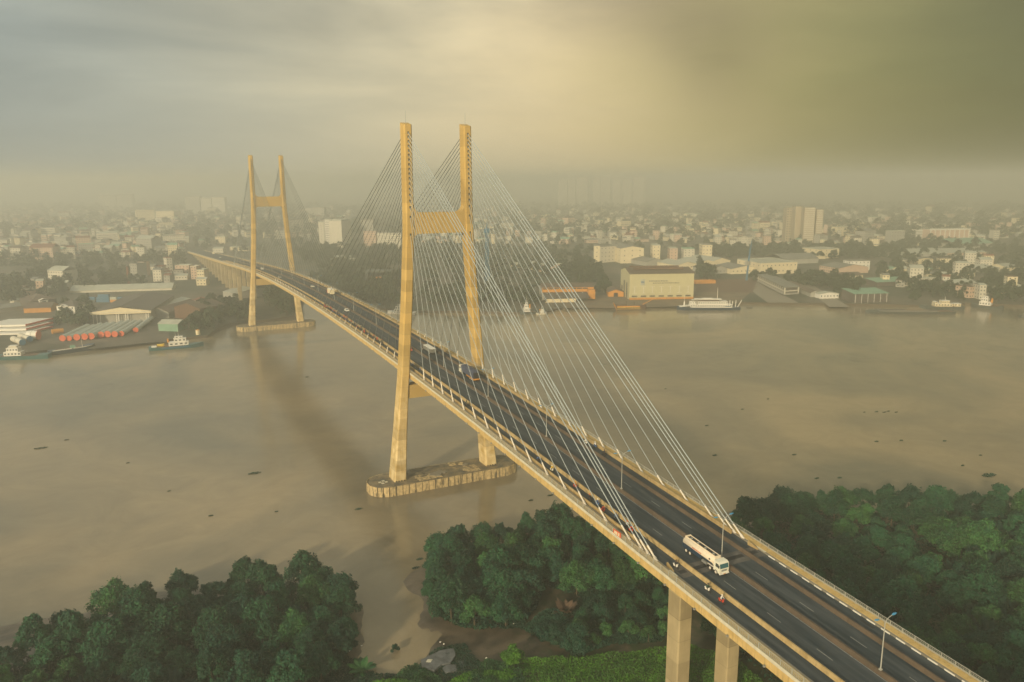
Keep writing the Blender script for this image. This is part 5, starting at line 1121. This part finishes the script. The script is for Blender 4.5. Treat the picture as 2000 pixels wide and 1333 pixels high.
def crown_pts(n, R_, H, lobes, seed, z0, flat=1.):
    r = np.random.default_rng(seed); P = []; Nn = []
    L_ = []
    for i in range(lobes):
        a = 2*math.pi*(i*.618+r.uniform(-.08, .08)); q = math.sqrt((i+.4)/lobes); rad = R_*.80*q
        z = z0+(H-z0)*(.80-.62*q**1.7)+r.uniform(-.10, .12)*H; lr = R_*r.uniform(.20, .40)
        L_.append((rad*math.cos(a), rad*math.sin(a), z, lr, lr*r.uniform(.85, 1.35)*flat))
    C_ = np.array(L_); w = C_[:, 3]**2; w /= w.sum(); idx = r.choice(lobes, n, p=w)
    d = r.normal(0, 1, (n, 3)); d[:, 2] = np.abs(d[:, 2])*1.0-.45*r.random(n); d /= np.linalg.norm(d, axis=1)[:, None]
    ph = r.uniform(0, 6.28, (lobes, 3)); q_ = ph[idx]
    wv = np.sin(4.3*d[:, 0]+q_[:, 0])*np.sin(4.9*d[:, 1]+q_[:, 1])*.26+np.sin(9*d[:, 0]+7*d[:, 2]+q_[:, 2])*.12+np.sin(11*d[:, 1]-6*d[:, 2]+q_[:, 0])*.10
    rad = ((1-.38*r.random(n)**2.2)*(1+wv)+.35*(r.random(n) < .06)*r.random(n))[:, None]
    pts = C_[idx, :3]+d*rad*np.stack([C_[idx, 3], C_[idx, 3], C_[idx, 4]], 1)
    # drop faces buried inside another lobe
    keep = np.ones(n, bool)
    for j in range(lobes):
        e = (pts-C_[j, :3])/np.array([C_[j, 3], C_[j, 3], C_[j, 4]]); keep &= ~((np.linalg.norm(e, axis=1) < .72) & (idx != j))
    return pts[keep], d[keep]+np.array([0, 0, .25])
def trunk_mb(H, R_, seed, r0=.22):
    rr_ = random.Random(seed); mb = MB(); mb.tube((0, 0, -.6), (.2, .1, H*.5), r0, r0*.6, 7)
    for k in range(5):
        a = k*1.26+rr_.uniform(-.3, .3); mb.tube((.15, .08, H*(.25+.05*k)), (R_*.6*math.cos(a), R_*.6*math.sin(a), H*rr_.uniform(.55, .75)), r0*.5, r0*.15, 5)
    for k in range(4):
        a = k*1.57+.4; mb.tube((0, 0, H*.12), (1.1*math.cos(a), 1.1*math.sin(a), -.5), r0*.35, r0*.25, 5)
    return mb.mesh('trunk', 'trunk')
PROTO = []
for k in range(8):
    R_ = [4.6, 5.4, 4.0, 5.0, 3.4, 5.8, 4.4, 4.8][k]; H = [10.5, 11.5, 10, 9, 8, 12, 11, 9.5][k]
    p_, n_ = crown_pts(8200, R_, H, [17, 22, 14, 19, 12, 24, 15, 18][k], 40+k, 2.2)
    PROTO.append((leaf_mesh('crown', p_, n_, .34, ['leaf', 'leafb', 'leaf', 'leafd', 'leafb', 'leaf', 'leafd', 'leaf'][k], .75, k), trunk_mb(H, R_, k), R_))
def inside(x, y, poly):
    c = False; n = len(poly)
    for i in range(n):
        (x1, y1), (x2, y2) = poly[i], poly[(i+1) % n]
        if (y1 > y) != (y2 > y) and x < x1+(y-y1)*(x2-x1)/(y2-y1): c = not c
    return c
def scatter(poly, dmin, tries, rnd, avoid=()):
    xs = [p[0] for p in poly]; ys = [p[1] for p in poly]; out = []
    for _ in range(tries):
        x = rnd.uniform(min(xs), max(xs)); y = rnd.uniform(min(ys), max(ys))
        if not inside(x, y, poly): continue
        if any((x-a)**2+(y-b)**2 < dmin*dmin for a, b in out): continue
        if any((x-a)**2+(y-b)**2 < r_*r_ for a, b, r_ in avoid): continue
        out.append((x, y))
    return out
def in_view(x, y, z=6, m=90):
    d = Vector((x, y, z))-CAM
    if d.dot(_fw) < 20: return False
    u, v = pix((x, y, z)); return -m < u < 2000+m and v < 1333+m*1.6
AV = [(-7, -159, 4.5), (7, -159, 4.5), (-7, -205, 4), (7, -205, 4), (-8, -112, 6), (-65, -110, 4), (-45, -119, 8), (-6, -101, 4), (-58, -113, 4)]
GL = [(-148, -78), (-141, -72), (-132, -65), (-122, -59), (-112, -56), (-104, -53), (-98, -56), (-92, -62), (-84, -57), (-74, -62), (-66, -68), (-62, -78), (-62, -90), (-66, -102), (-72, -112), (-86, -125), (-140, -104), (-190, -100), (-170, -86)]
GC = [(-31, -68), (-22, -64), (-8, -66), (2, -63), (14, -66), (24, -70), (34, -80), (40, -100), (30, -118), (12, -106), (6, -112), (-6, -96), (-14, -106), (-22, -112), (-32, -108), (-38, -100), (-40, -92), (-36, -80)]
GS = [(-18, -121), (-6, -119), (4, -118), (16, -116), (26, -114), (22, -128), (8, -134), (-4, -130), (-16, -130)]
GR = [(58, -98), (76, -91), (88, -88), (106, -86), (120, -92), (130, -108), (142, -112), (160, -118), (178, -130), (210, -150), (200, -190), (150, -220), (100, -235), (66, -225), (40, -190), (20, -160), (22, -135), (36, -110), (42, -92)]
rnd = random.Random(5)
trees = []
for poly, dm, lab, grp in ((GL, 6.5, 'dark green mangrove tree in the grove left of the muddy creek', 'mangroves left of the creek'), (GC, 6.0, 'dark green mangrove tree in the clump between the creek and the bridge', 'mangroves of the middle clump'),
                           (GS, 4.9, 'mangrove tree in the narrow row behind the bright grass', 'mangroves in the row behind the grass'), (GR, 7.0, 'mangrove tree in the wide forest right of the bridge', 'mangroves right of the bridge')):
    pts = [p for p in scatter(poly, dm, 6000, rnd, AV) if in_view(*p)]
    for x, y in pts: trees.append((x, y, lab, grp))
print('NEAR', len(trees))
trees.sort(key=lambda t_: (Vector((t_[0], t_[1], 6))-CAM).length)
print('near trees', len(trees))
for i, (x, y, lab, grp) in enumerate(trees[:300]):
    k = rnd.randrange(8) if grp != 'mangroves in the row behind the grass' else rnd.choice([4, 3, 2]); cm_, tm_, R_ = PROTO[k]
    z = float(near_h(x, y)); t = tag(empty('mangrove_tree', (x, y, max(z, -.2)), rnd.uniform(0, 6.28)), lab, 'tree', grp)
    s_ = rnd.uniform(.74, 1.2)*(.68 if grp == 'mangroves in the row behind the grass' else 1.); t.scale = (s_, s_, s_*rnd.uniform(.85, 1.08))
    u_, v_ = pix((x, y, 8)); edge = float(sdist(np.array([x]), np.array([y]), NB)[0]); sz = 'small' if s_*PROTO[k][2] < 3.7 else 'tall wide' if s_*PROTO[k][2] > 4.8 else 'mid-sized'
    hue = {'leafb': 'yellowish green', 'leafd': 'blackish green', 'leaf': 'deep green'}[cm_.materials[0].name and {'mangrove_leaves': 'leaf', 'mangrove_leaves_yellow': 'leafb', 'mangrove_leaves_dark': 'leafd'}[cm_.materials[0].name]]
    spot = 'at the water edge' if edge < 7 else 'at the bottom picture edge' if v_ > 1250 else 'one row inland' if edge < 15 else 'deep inside'
    third = {'mangroves left of the creek': (230, 460), 'mangroves of the middle clump': (980, 1140), 'mangroves in the row behind the grass': (1090, 1200), 'mangroves right of the bridge': (1600, 1800)}[grp]
    side = 'left' if u_ < third[0] else 'middle' if u_ < third[1] else 'right'
    t['label'] = f"{sz} {hue} mangrove {spot}, {side} part of the " + {'mangroves left of the creek': 'left grove', 'mangroves of the middle clump': 'middle clump', 'mangroves in the row behind the grass': 'row behind the grass', 'mangroves right of the bridge': 'right forest'}[grp]
    obj('crown', cm_, None, t); obj('trunk', tm_, None, t)
if len(trees) > 300:
    V = []
    base = leaf_src = PROTO[2][0]; co = np.empty(len(base.vertices)*3); base.vertices.foreach_get('co', co); co = co.reshape(-1, 4, 3)[::5]
    for x, y, *_r_ in trees[300:]:
        s_ = rnd.uniform(.7, 1.0); V.append((co*s_*np.array([1, 1, 1.])-co.mean(1, keepdims=True)*0)+np.array([x, y, .4]))
    V = np.concatenate(V); n = len(V); me = bpy.data.meshes.new('mangrove_forest'); me.vertices.add(4*n); me.vertices.foreach_set('co', V.ravel()); me.loops.add(4*n); me.loops.foreach_set('vertex_index', np.arange(4*n))
    me.polygons.add(n); me.polygons.foreach_set('loop_start', np.arange(0, 4*n, 4)); me.polygons.foreach_set('loop_total', np.full(n, 4)); me.materials.append(M['leaf']); me.update()
    tag(obj('mangrove_forest', me, None, kind='stuff'), 'farther mangrove forest to the right of the bridge', 'forest')
# low undergrowth, grass and creeper mats
def stuff_leaves(name, label, polys, n, size, m, h0, h1, clump=6., seed=0, cat='undergrowth'):
    r = np.random.default_rng(seed); P = []
    for poly in polys:
        xs = [p[0] for p in poly]; ys = [p[1] for p in poly]
        q = np.stack([r.uniform(min(xs), max(xs), n*2), r.uniform(min(ys), max(ys), n*2)], 1)
        q = q[sdist(q[:, 0], q[:, 1], poly) > 0][:n]; P.append(q)
    q = np.concatenate(P); hh = .5+.5*np.sin(q[:, 0]/clump*2.1+1.3*np.sin(q[:, 1]/clump*1.7))*np.cos(q[:, 1]/clump*2.6+seed)
    z = near_h(q[:, 0], q[:, 1])+h0+(h1-h0)*hh*r.uniform(.3, 1, len(q))
    ok = near_h(q[:, 0], q[:, 1]) > .15
    pts = np.stack([q[:, 0], q[:, 1], z], 1)[ok]; tag(obj(name, leaf_mesh(name, pts, np.tile([0, -.2, 1.], (len(pts), 1)), size, m, .7, seed), None, kind='stuff'), label, cat)
stuff_leaves('grass', 'bright green tall grass behind the mangrove row at the bottom centre', [[(-46, -136), (-30, -124), (-16, -131), (0, -135), (14, -140), (20, -150), (16, -172), (-30, -160)], [(-72, -116), (-58, -119), (-52, -126), (-40, -124), (-34, -130), (-46, -140), (-78, -128)]], 36000, .30, 'leafbright', .2, 1.6, 5, 1, 'grass')
stuff_leaves('creeping_plants', 'dark green creeping plants below the left mangroves and around the ruined slabs', [[(-100, -80), (-78, -72), (-66, -104), (-54, -114), (-45, -110), (-38, -112), (-38, -135), (-60, -150), (-110, -110)]], 60000, .26, 'leafd', .1, 1.1, 7, 2)
stuff_leaves('bright_shrubs', 'bright green low shrubs by the ruined slabs', [[(-60, -118), (-52, -114), (-49, -123), (-52, -134), (-62, -130)], [(-42, -125), (-36, -122), (-30, -126), (-32, -134), (-44, -134)]], 9000, .28, 'leafb', .2, 1.9, 3, 3)
stuff_leaves('forest_floor', 'dark low growth under the mangroves on both sides of the bridge', [GL, GC, GS, GR, [(-22, -112), (20, -104), (34, -112), (24, -124), (-20, -121)]], 34000, .55, 'leafd', .1, 2.6, 6, 4)
# single plants
def palm_mesh(fr, L_, m, seed, up=.8, leafw=.16, droop=.5):
    r = random.Random(seed); mb = MB()
    for k in range(fr):
        a = k*2.4+r.uniform(-.2, .2); el = up*r.uniform(.35, 1.15); P = Vector((0, 0, .2)); st = 12; prev = None; Lk = L_*r.uniform(.75, 1.1)
        for j in range(st):
            e = el-droop*(j/st)**1.4*1.6; d = Vector((math.cos(a)*math.cos(e), math.sin(a)*math.cos(e), math.sin(e))); Q = P+d*Lk/st
            mb.tube(P, Q, .035, .03, 3, caps=False)
            side = d.cross(Vector((0, 0, 1))).normalized()
            ll_ = Lk*.26*math.sin(math.pi*min(.97, (j+1.5)/(st+1)))
            for s in (-1, 1):
                for q in (0, .5):
                    B = P.lerp(Q, q); tip = B+side*s*ll_+d*ll_*.55-Vector((0, 0, ll_*.3)); mb.add([B-d*leafw*.5, B+d*leafw, tip], [(0, 1, 2)])
            P = Q
    return mb.mesh('frond_crown', m)
pm1 = palm_mesh(26, 5.2, 'palebrown', 2, 1.1, .45, .35); o = tag(empty('withered_palm', (-8, -112, .5)), 'withered brown nipa palm standing alone in the mud gap', 'palm'); obj('frond_crown', pm1, None, o); obj('stem', MB().tube((0, 0, -.5), (0, 0, .5), .4, .3, 8), 'trunk', o)
pm2 = palm_mesh(16, 4.2, 'leafb', 3, .9, .3, .6); o = tag(empty('coconut_palm', (-65, -111, .6)), 'young yellow-green palm at the creek edge left of the ruined slabs', 'palm'); obj('frond_crown', pm2, None, o); obj('stem', MB().tube((0, 0, -.5), (0, 0, .5), .3, .2, 8), 'trunk', o)
p_, n_ = crown_pts(7000, 2.9, 5.2, 14, 77, 1.2); o = tag(empty('round_bush', (-31, -126, .6)), 'bright green round tree at the left end of the mangrove row', 'tree'); obj('crown', leaf_mesh('crown', p_, n_, .26, 'leafbright', .6, 5), None, o); obj('trunk', trunk_mb(4, 2, 9, .12), None, o)
o = tag(empty('lone_shrub', (-55, -106, 0)), 'small dark shrub standing alone in the creek', 'shrub'); p_, n_ = crown_pts(900, 1.3, 2.0, 6, 78, .3); obj('crown', leaf_mesh('crown', p_, n_, .2, 'leafd', .6, 5), None, o); obj('stem', MB().tube((0, 0, -.4), (0, 0, 1), .08, .05, 6), 'trunk', o)
NP = [palm_mesh(20, 5.6, 'nipa', 20+k, 1.25, .32, .3) for k in range(4)]
sp_ = MB().tube((0, 0, -.5), (0, 0, .5), .35, .3, 8).mesh('stem', 'trunk')
nip = [p for p in scatter([(62, -186), (100, -150), (128, -138), (170, -128), (190, -150), (150, -215), (80, -235)], 4.4, 3000, rnd) if in_view(*p, 4)][:90]
for x, y in nip:
    o = tag(empty('nipa_palm', (x, y, .8), rnd.uniform(0, 6)), (lambda u: 'dark upright nipa palm at the lower right, '+('beside the bridge railing' if u < 1780 else 'half way to the picture edge' if u < 1900 else 'by the right picture edge'))(pix((x, y, 4))[0])+(', front rows' if pix((x, y, 4))[1] > 1230 else ', back rows'), 'palm', 'nipa palms at the lower right'); s_ = rnd.uniform(1.1, 1.6); o.scale = (s_,)*3
    obj('frond_crown', rnd.choice(NP), None, o); obj('stem', sp_, None, o)
for x, y in [p for p in scatter([(-128, -84), (-112, -86), (-100, -96), (-104, -104), (-118, -104)], 3.0, 800, rnd)][:18]:
    o = tag(empty('nipa_palm', (x, y, .8), rnd.uniform(0, 6)), 'pale grey-green nipa palm at the bottom left edge', 'palm', 'nipa palms at the bottom left'); obj('frond_crown', rnd.choice(NP), None, o); obj('stem', sp_, None, o)
# ruined slabs and litter
hut = tag(empty('ruined_concrete_platform', (-46, -119, .7)), 'broken grey concrete slab platform with a pale panel on it', 'ruin')
obj('slab', MB().poly([(-5, 4.5), (-5.6, 2), (-3.5, -1), (-1, .5), (1.2, .2), (3.5, 2.5), (4.2, 5.4), (1, 6.2)][::1], .3, 1.0), 'hut', hut)
obj('slab', MB().poly([(-1.2, -2.6), (1.5, -3.2), (2.2, -.8), (.2, .2), (-1.2, -.6)], .2, .7), 'hut', hut); obj('slab', MB().poly([(2.8, -3.5), (4.2, -3.0), (4.6, -.5), (3.4, .6)], .1, .6), 'hut', hut)
obj('pale_panel', MB().poly([(-4.2, 3.0), (-3.2, 2.4), (-2.3, 3.3), (-3.4, 3.9)], 1.02, 1.08), 'walkpale', hut)
h2 = tag(empty('broken_hut_roof', (-63, -122.5, .8), .4), 'small broken grey roof slab left of the larger ruin', 'ruin'); obj('slab', MB().box(-2.4, 2.2, -1.4, 1.4, .5, .9), 'hut', h2); obj('slab', MB().box(.2, 2.0, 1.5, 2.8, .6, 1.0), 'hut', h2); obj('wall_stub', MB().box(-2, -1.6, -1.2, 1.2, -.3, .5), 'hut', h2)
for i, (x, y) in enumerate([(r_.x, r_.y) for r_ in [at(*p, .6) for p in ((688, 1250), (706, 1258), (777, 1269), (860, 1253), (867, 1258), (533, 1216), (540, 1217), (990, 1222), (1003, 1222), (1215, 1182), (950, 1289), (682, 1271))]]):
    o = tag(obj('plastic_litter', MB().loft([[(math.cos(a)*.3*r_, math.sin(a)*.2*r_, z) for a in [1.05*k for k in range(6)]] for r_, z in ((.6, 0), (1, .12), (.4, .25))]), 'white'), 'small white scrap of litter on the mud', 'litter', 'litter on the mud'); o.location = (x, y, float(near_h(x, y))+.03)
# floating hyacinth clumps
WP = [(80, 876, 2.2), (497, 925, 2.2), (1932, 929, 3), (1396, 890, 1.1), (1712, 863, 1), (1760, 861, .9), (1551, 889, 1), (1595, 935, .9), (1640, 934, .9), (1845, 862, 1), (1712, 805, 1), (1727, 806, 1), (1735, 804, .8), (1750, 806, .8), (1688, 806, .6), (1380, 832, .8), (1075, 1018 - 50, 1.0), (1037, 978, .8), (600, 737, 1.0), (640, 601, .9), (412, 1008, .7), (700, 995, 1.2), (130, 860, .8), (820, 1093, 1.0), (812, 1110, 1.1), (775, 960, .6), (1450, 800, .7), (1500, 780, .6), (1880, 910, .7), (1915, 890, .7), (1180, 712, .6), (540, 1000, .5), (250, 905, .6), (330, 960, .5), (1300, 760, .6), (1610, 700, .5)]
for i, (px, py, s_) in enumerate(WP):
    P = at(px, py, 0); r = np.random.default_rng(i); n = 160; a = r.uniform(0, 6.28, n); q = np.sqrt(r.random(n))
    pts = np.stack([np.cos(a)*q*1.2*s_, np.sin(a)*q*.6*s_, r.uniform(.03, .25, n)], 1)
    o = tag(obj('water_hyacinth', leaf_mesh('water_hyacinth', pts, np.tile([0, 0, 1.], (n, 1)), .22*max(.8, s_*.6), 'leafd', .5, i), None), {0: 'floating green weed clump at the left of the river', 1: 'floating weed clump left of the near pile cap', 2: 'largest floating weed clump, at the right of the river'}.get(i, 'small drifting clump of water weeds on the river'), 'floating weeds', 'drifting weed clumps'); o.location = (P.x, P.y, 0)

# ------------------------------------------------------------ far trees and city
FT = []
for k in range(4):
    p_, n_ = crown_pts(520, [5, 6, 4.2, 5.5][k], [10, 12, 9, 8][k], [8, 9, 6, 8][k], 60+k, 1.5); FT.append((leaf_mesh('crown', p_, n_, 1.15, 'far', .5, k), trunk_mb(8, 4, 30+k, .3)))
def pxscatter(polys, n, rnd_):
    out = []
    for poly, w_ in polys:
        xs = [p[0] for p in poly]; ys = [p[1] for p in poly]; c = 0; tr = 0
        while c < int(n*w_) and tr < n*60:
            tr += 1; x = rnd_.uniform(min(xs), max(xs)); y = rnd_.uniform(min(ys), max(ys))
            if inside(x, y, poly): out.append((x, y)); c += 1
    return out
rt = random.Random(11)
# belts of trees on the far bank (surveyed outlines, base of the trees)
BELT = [([(430, 640), (470, 600), (480, 560), (560, 560), (585, 585), (575, 618), (520, 632)], .10), ([(590, 560), (640, 520), (780, 540), (800, 600), (700, 596)], .12), ([(560, 480), (800, 488), (800, 530), (600, 520)], .12),
        ([(400, 600), (470, 590), (430, 640), (360, 655)], .03), ([(0, 540), (250, 530), (300, 560), (130, 575), (0, 600)], .08), ([(0, 500), (360, 500), (370, 520), (0, 535)], .07), ([(120, 600), (180, 600), (180, 640), (110, 640)], .015),
        ([(820, 480), (1150, 485), (1190, 560), (1050, 548), (820, 560)], .16), ([(1000, 560), (1050, 560), (1050, 600), (960, 604), (820, 600), (820, 565)], .05), ([(1120, 500), (1165, 520), (1190, 570), (1165, 580), (1130, 560)], .03),
        ([(1390, 488), (1720, 484), (1790, 500), (1640, 508), (1440, 506), (1390, 504)], .16), ([(1470, 548), (1600, 548), (1640, 560), (1600, 566), (1560, 555), (1480, 556)], .03), ([(1600, 545), (1680, 560), (1670, 590), (1640, 580)], .03),
        ([(1700, 500), (2000, 505), (2000, 600), (1900, 590), (1780, 592), (1740, 560), (1700, 520)], .12), ([(1750, 470), (2000, 480), (2000, 500), (1750, 492)], .06), ([(1360, 510), (1380, 540), (1395, 548), (1370, 548)], .01)]
ft = pxscatter(BELT, 1500, rt)
ft += [(rt.uniform(-60, 2060), rt.uniform(425, 500)) for _ in range(700)]
FTW = [at(x, y, GZ) for x, y in ft]
FTW = [p for p in FTW if sdist(np.array([p.x]), np.array([p.y]), SH+[(9000, -700), (9000, 9000), (-9000, 9000)])[0] > 3 and abs(p.x) > 13 or p.y > 1100 and abs(p.x) > 16]
FTW.sort(key=lambda p: (p-CAM).length)
for p in FTW[:300]:
    k = rt.randrange(4); t = tag(empty('bank_tree', p, rt.uniform(0, 6)), 'dark leafy tree in the green belt on the far bank', 'tree', 'trees of the far bank'); s_ = rt.uniform(.7, 1.25); t.scale = (s_, s_, s_)
    u_, v_ = pix(p); zn = ['left of the approach road', 'around the far pylon', 'between the two pylons', 'behind the long stays', 'around the big hall', 'behind the slipway', 'at the far right'][sum(u_ > q for q in (400, 640, 820, 1190, 1450, 1700))]
    t['label'] = f"{'small' if s_ < .88 else 'tall' if s_ > 1.08 else 'mid-sized'} dark tree {'near the quay' if v_ > 575 else 'in the back rows' if v_ < 530 else 'in the middle rows'} {zn}"
    obj('crown', FT[k][0], None, t); obj('trunk', FT[k][1], None, t)
cos_ = []
for me, _t in FT:
    c = np.empty(len(me.vertices)*3); me.vertices.foreach_get('co', c); cos_.append(c.reshape(-1, 4, 3)[::2]*np.array([1, 1, 1]))
V = []
for p in FTW[300:]:
    s_ = rt.uniform(.8, 1.5); V.append(cos_[rt.randrange(4)]*s_+np.array([p.x, p.y, GZ]))
# far-off tree masses between the houses
for _ in range(2400):
    x = rt.uniform(-80, 2080); y = 404+ (rt.random()**1.6)*60; p = at(x, y, GZ)
    if p.y > 0: V.append(cos_[rt.randrange(4)][::3]*rt.uniform(1.2, 2.4)*np.array([1.3, 1.3, 1])+np.array([p.x, p.y, GZ]))
V = np.concatenate(V); n = len(V); me = bpy.data.meshes.new('distant_trees'); me.vertices.add(4*n); me.vertices.foreach_set('co', V.ravel()); me.loops.add(4*n); me.loops.foreach_set('vertex_index', np.arange(4*n))
me.polygons.add(n); me.polygons.foreach_set('loop_start', np.arange(0, 4*n, 4)); me.polygons.foreach_set('loop_total', np.full(n, 4)); me.materials.append(M['far']); me.update()
tag(obj('distant_trees', me, None, kind='stuff'), 'far-off belts of trees fading into the haze between the houses', 'trees')
# city houses
CW = ['palewall', 'cream', 'greywall', 'pinkwall', 'palewall']; CR = ['paleroof', 'greyroof', 'redroof', 'brownroof', 'greenroof', 'darkroof', 'paleroof', 'greyroof']
CP = [([(0, 440), (360, 440), (370, 500), (0, 510)], .22), ([(0, 410), (700, 410), (620, 470), (0, 445)], .26), ([(820, 410), (1540, 410), (1540, 470), (1150, 478), (820, 475)], .30), ([(1390, 430), (1540, 440), (1740, 460), (1740, 484), (1390, 486)], .07), ([(1600, 410), (2000, 410), (2000, 470), (1700, 470), (1600, 455)], .12),
      ([(0, 540), (140, 560), (60, 600), (0, 615)], .008), ([(1690, 505), (2000, 510), (2000, 580), (1900, 585), (1720, 560)], .011), ([(250, 530), (340, 520), (370, 560), (250, 560)], .006)]
ch_ = pxscatter(CP, 2100, rt)
HS = []
for x, y in ch_:
    p = at(x, y, GZ)
    if abs(p.x) < 20 and p.y < 1200: continue
    d = (p-CAM).length; big = rt.random() < .06 and d > 800
    nr = .62 if d < 780 else 1.
    HS.append((d, p, rt.uniform(6, 16)*(2.4 if big else 1)*nr, rt.uniform(7, 16)*(1.6 if big else 1)*nr, min(7.2 if d < 800 else 99, rt.choice([4, 4, 7.5, 7.5, 11, 14, 18])*(1.3 if big and d > 900 else 1)*nr), rt.choice(CW), rt.choice(CR), rt.uniform(-.6, .6)-.3, rt.random() < .45))
HS.sort(key=lambda t_: t_[0])
cn = {'palewall': 'pale', 'cream': 'cream', 'greywall': 'grey', 'pinkwall': 'pinkish'}; rn = {'paleroof': 'pale', 'greyroof': 'grey', 'redroof': 'red', 'brownroof': 'brown', 'greenroof': 'green', 'darkroof': 'dark'}
def house_parts(w_, D, h, flat):
    a = MB().box(-w_/2, w_/2, -D/2, D/2, 0, h); r_ = roofmb('flat' if flat else 'gx', w_, D, h+.01, min(w_, D)*.22, .4)
    r_.v = [(x-w_/2, y-D/2, z) for x, y, z in r_.v]; g_ = MB(); fl = max(1, int(h/3.4)); nc = max(2, int(w_/3.2))
    for f in range(fl):
        for c in range(nc):
            x = -w_/2+w_*(c+.5)/nc; z = h*(f+.5)/fl; g_.box(x-.65, x+.65, -D/2-.06, -D/2+.05, z-.6, z+.7)
        for c in range(max(1, int(D/3.6))):
            y = -D/2+D*(c+.5)/max(1, int(D/3.6)); g_.box(-w_/2-.06, -w_/2+.05, y-.6, y+.6, z-.6, z+.7)
    return a, r_, g_
for d, p, w_, D, h, wl, rf, rz, fl in HS[:300]:
    t = tag(empty('house', p, rz), f'{cn[wl]} {"flat-topped" if fl else "pitched-roof"} house, {rn[rf]} roof, ' + ['at the far left', 'left of the approach road', 'near the far pylon', 'behind the stays', 'behind the big hall', 'at the right'][sum(pix(p)[0] > q for q in (180, 400, 800, 1190, 1600))]+(' close to the quay' if d < 800 else ' in the hazy city'), 'house', 'houses of the city across the river')
    a, r_, g_ = house_parts(w_, D, h, fl); obj('wall', a, wl, t); obj('roof', r_, rf, t); obj('windows', g_, 'glass', t, kind='stuff')
ms = ['palewall', 'cream', 'greywall', 'pinkwall', 'paleroof', 'greyroof', 'redroof', 'brownroof', 'greenroof', 'darkroof', 'glass']
big = MB()
for d, p, w_, D, h, wl, rf, rz, fl in HS[300:]:
    X = Matrix.Translation(p) @ Matrix.Rotation(rz, 4, 'Z'); b0 = MB().box(-w_/2, w_/2, -D/2, D/2, 0, h)
    def put(mb, mi): big.add([tuple(X @ Vector(v)) for v in mb.v], mb.f, mi)
    put(b0, ms.index(wl))
    if fl: put(MB().box(-w_/2-.2, w_/2+.2, -D/2-.2, D/2+.2, h+.02, h+.5), ms.index(rf))
    else:
        r_ = roofmb('gx', w_, D, h+.01, min(w_, D)*.22, .4); r_.v = [(x-w_/2, y-D/2, z) for x, y, z in r_.v]; put(r_, ms.index(rf))
    for f in range(int(h/3.6)): put(MB().box(-w_/2+.8, w_/2-.8, -D/2-.1, -D/2+.05, 3.6*f+1.3, 3.6*f+2.5), 10)
tag(obj('city_houses', big, ms, kind='stuff'), 'thousands of small houses of the distant city fading into haze', 'houses')
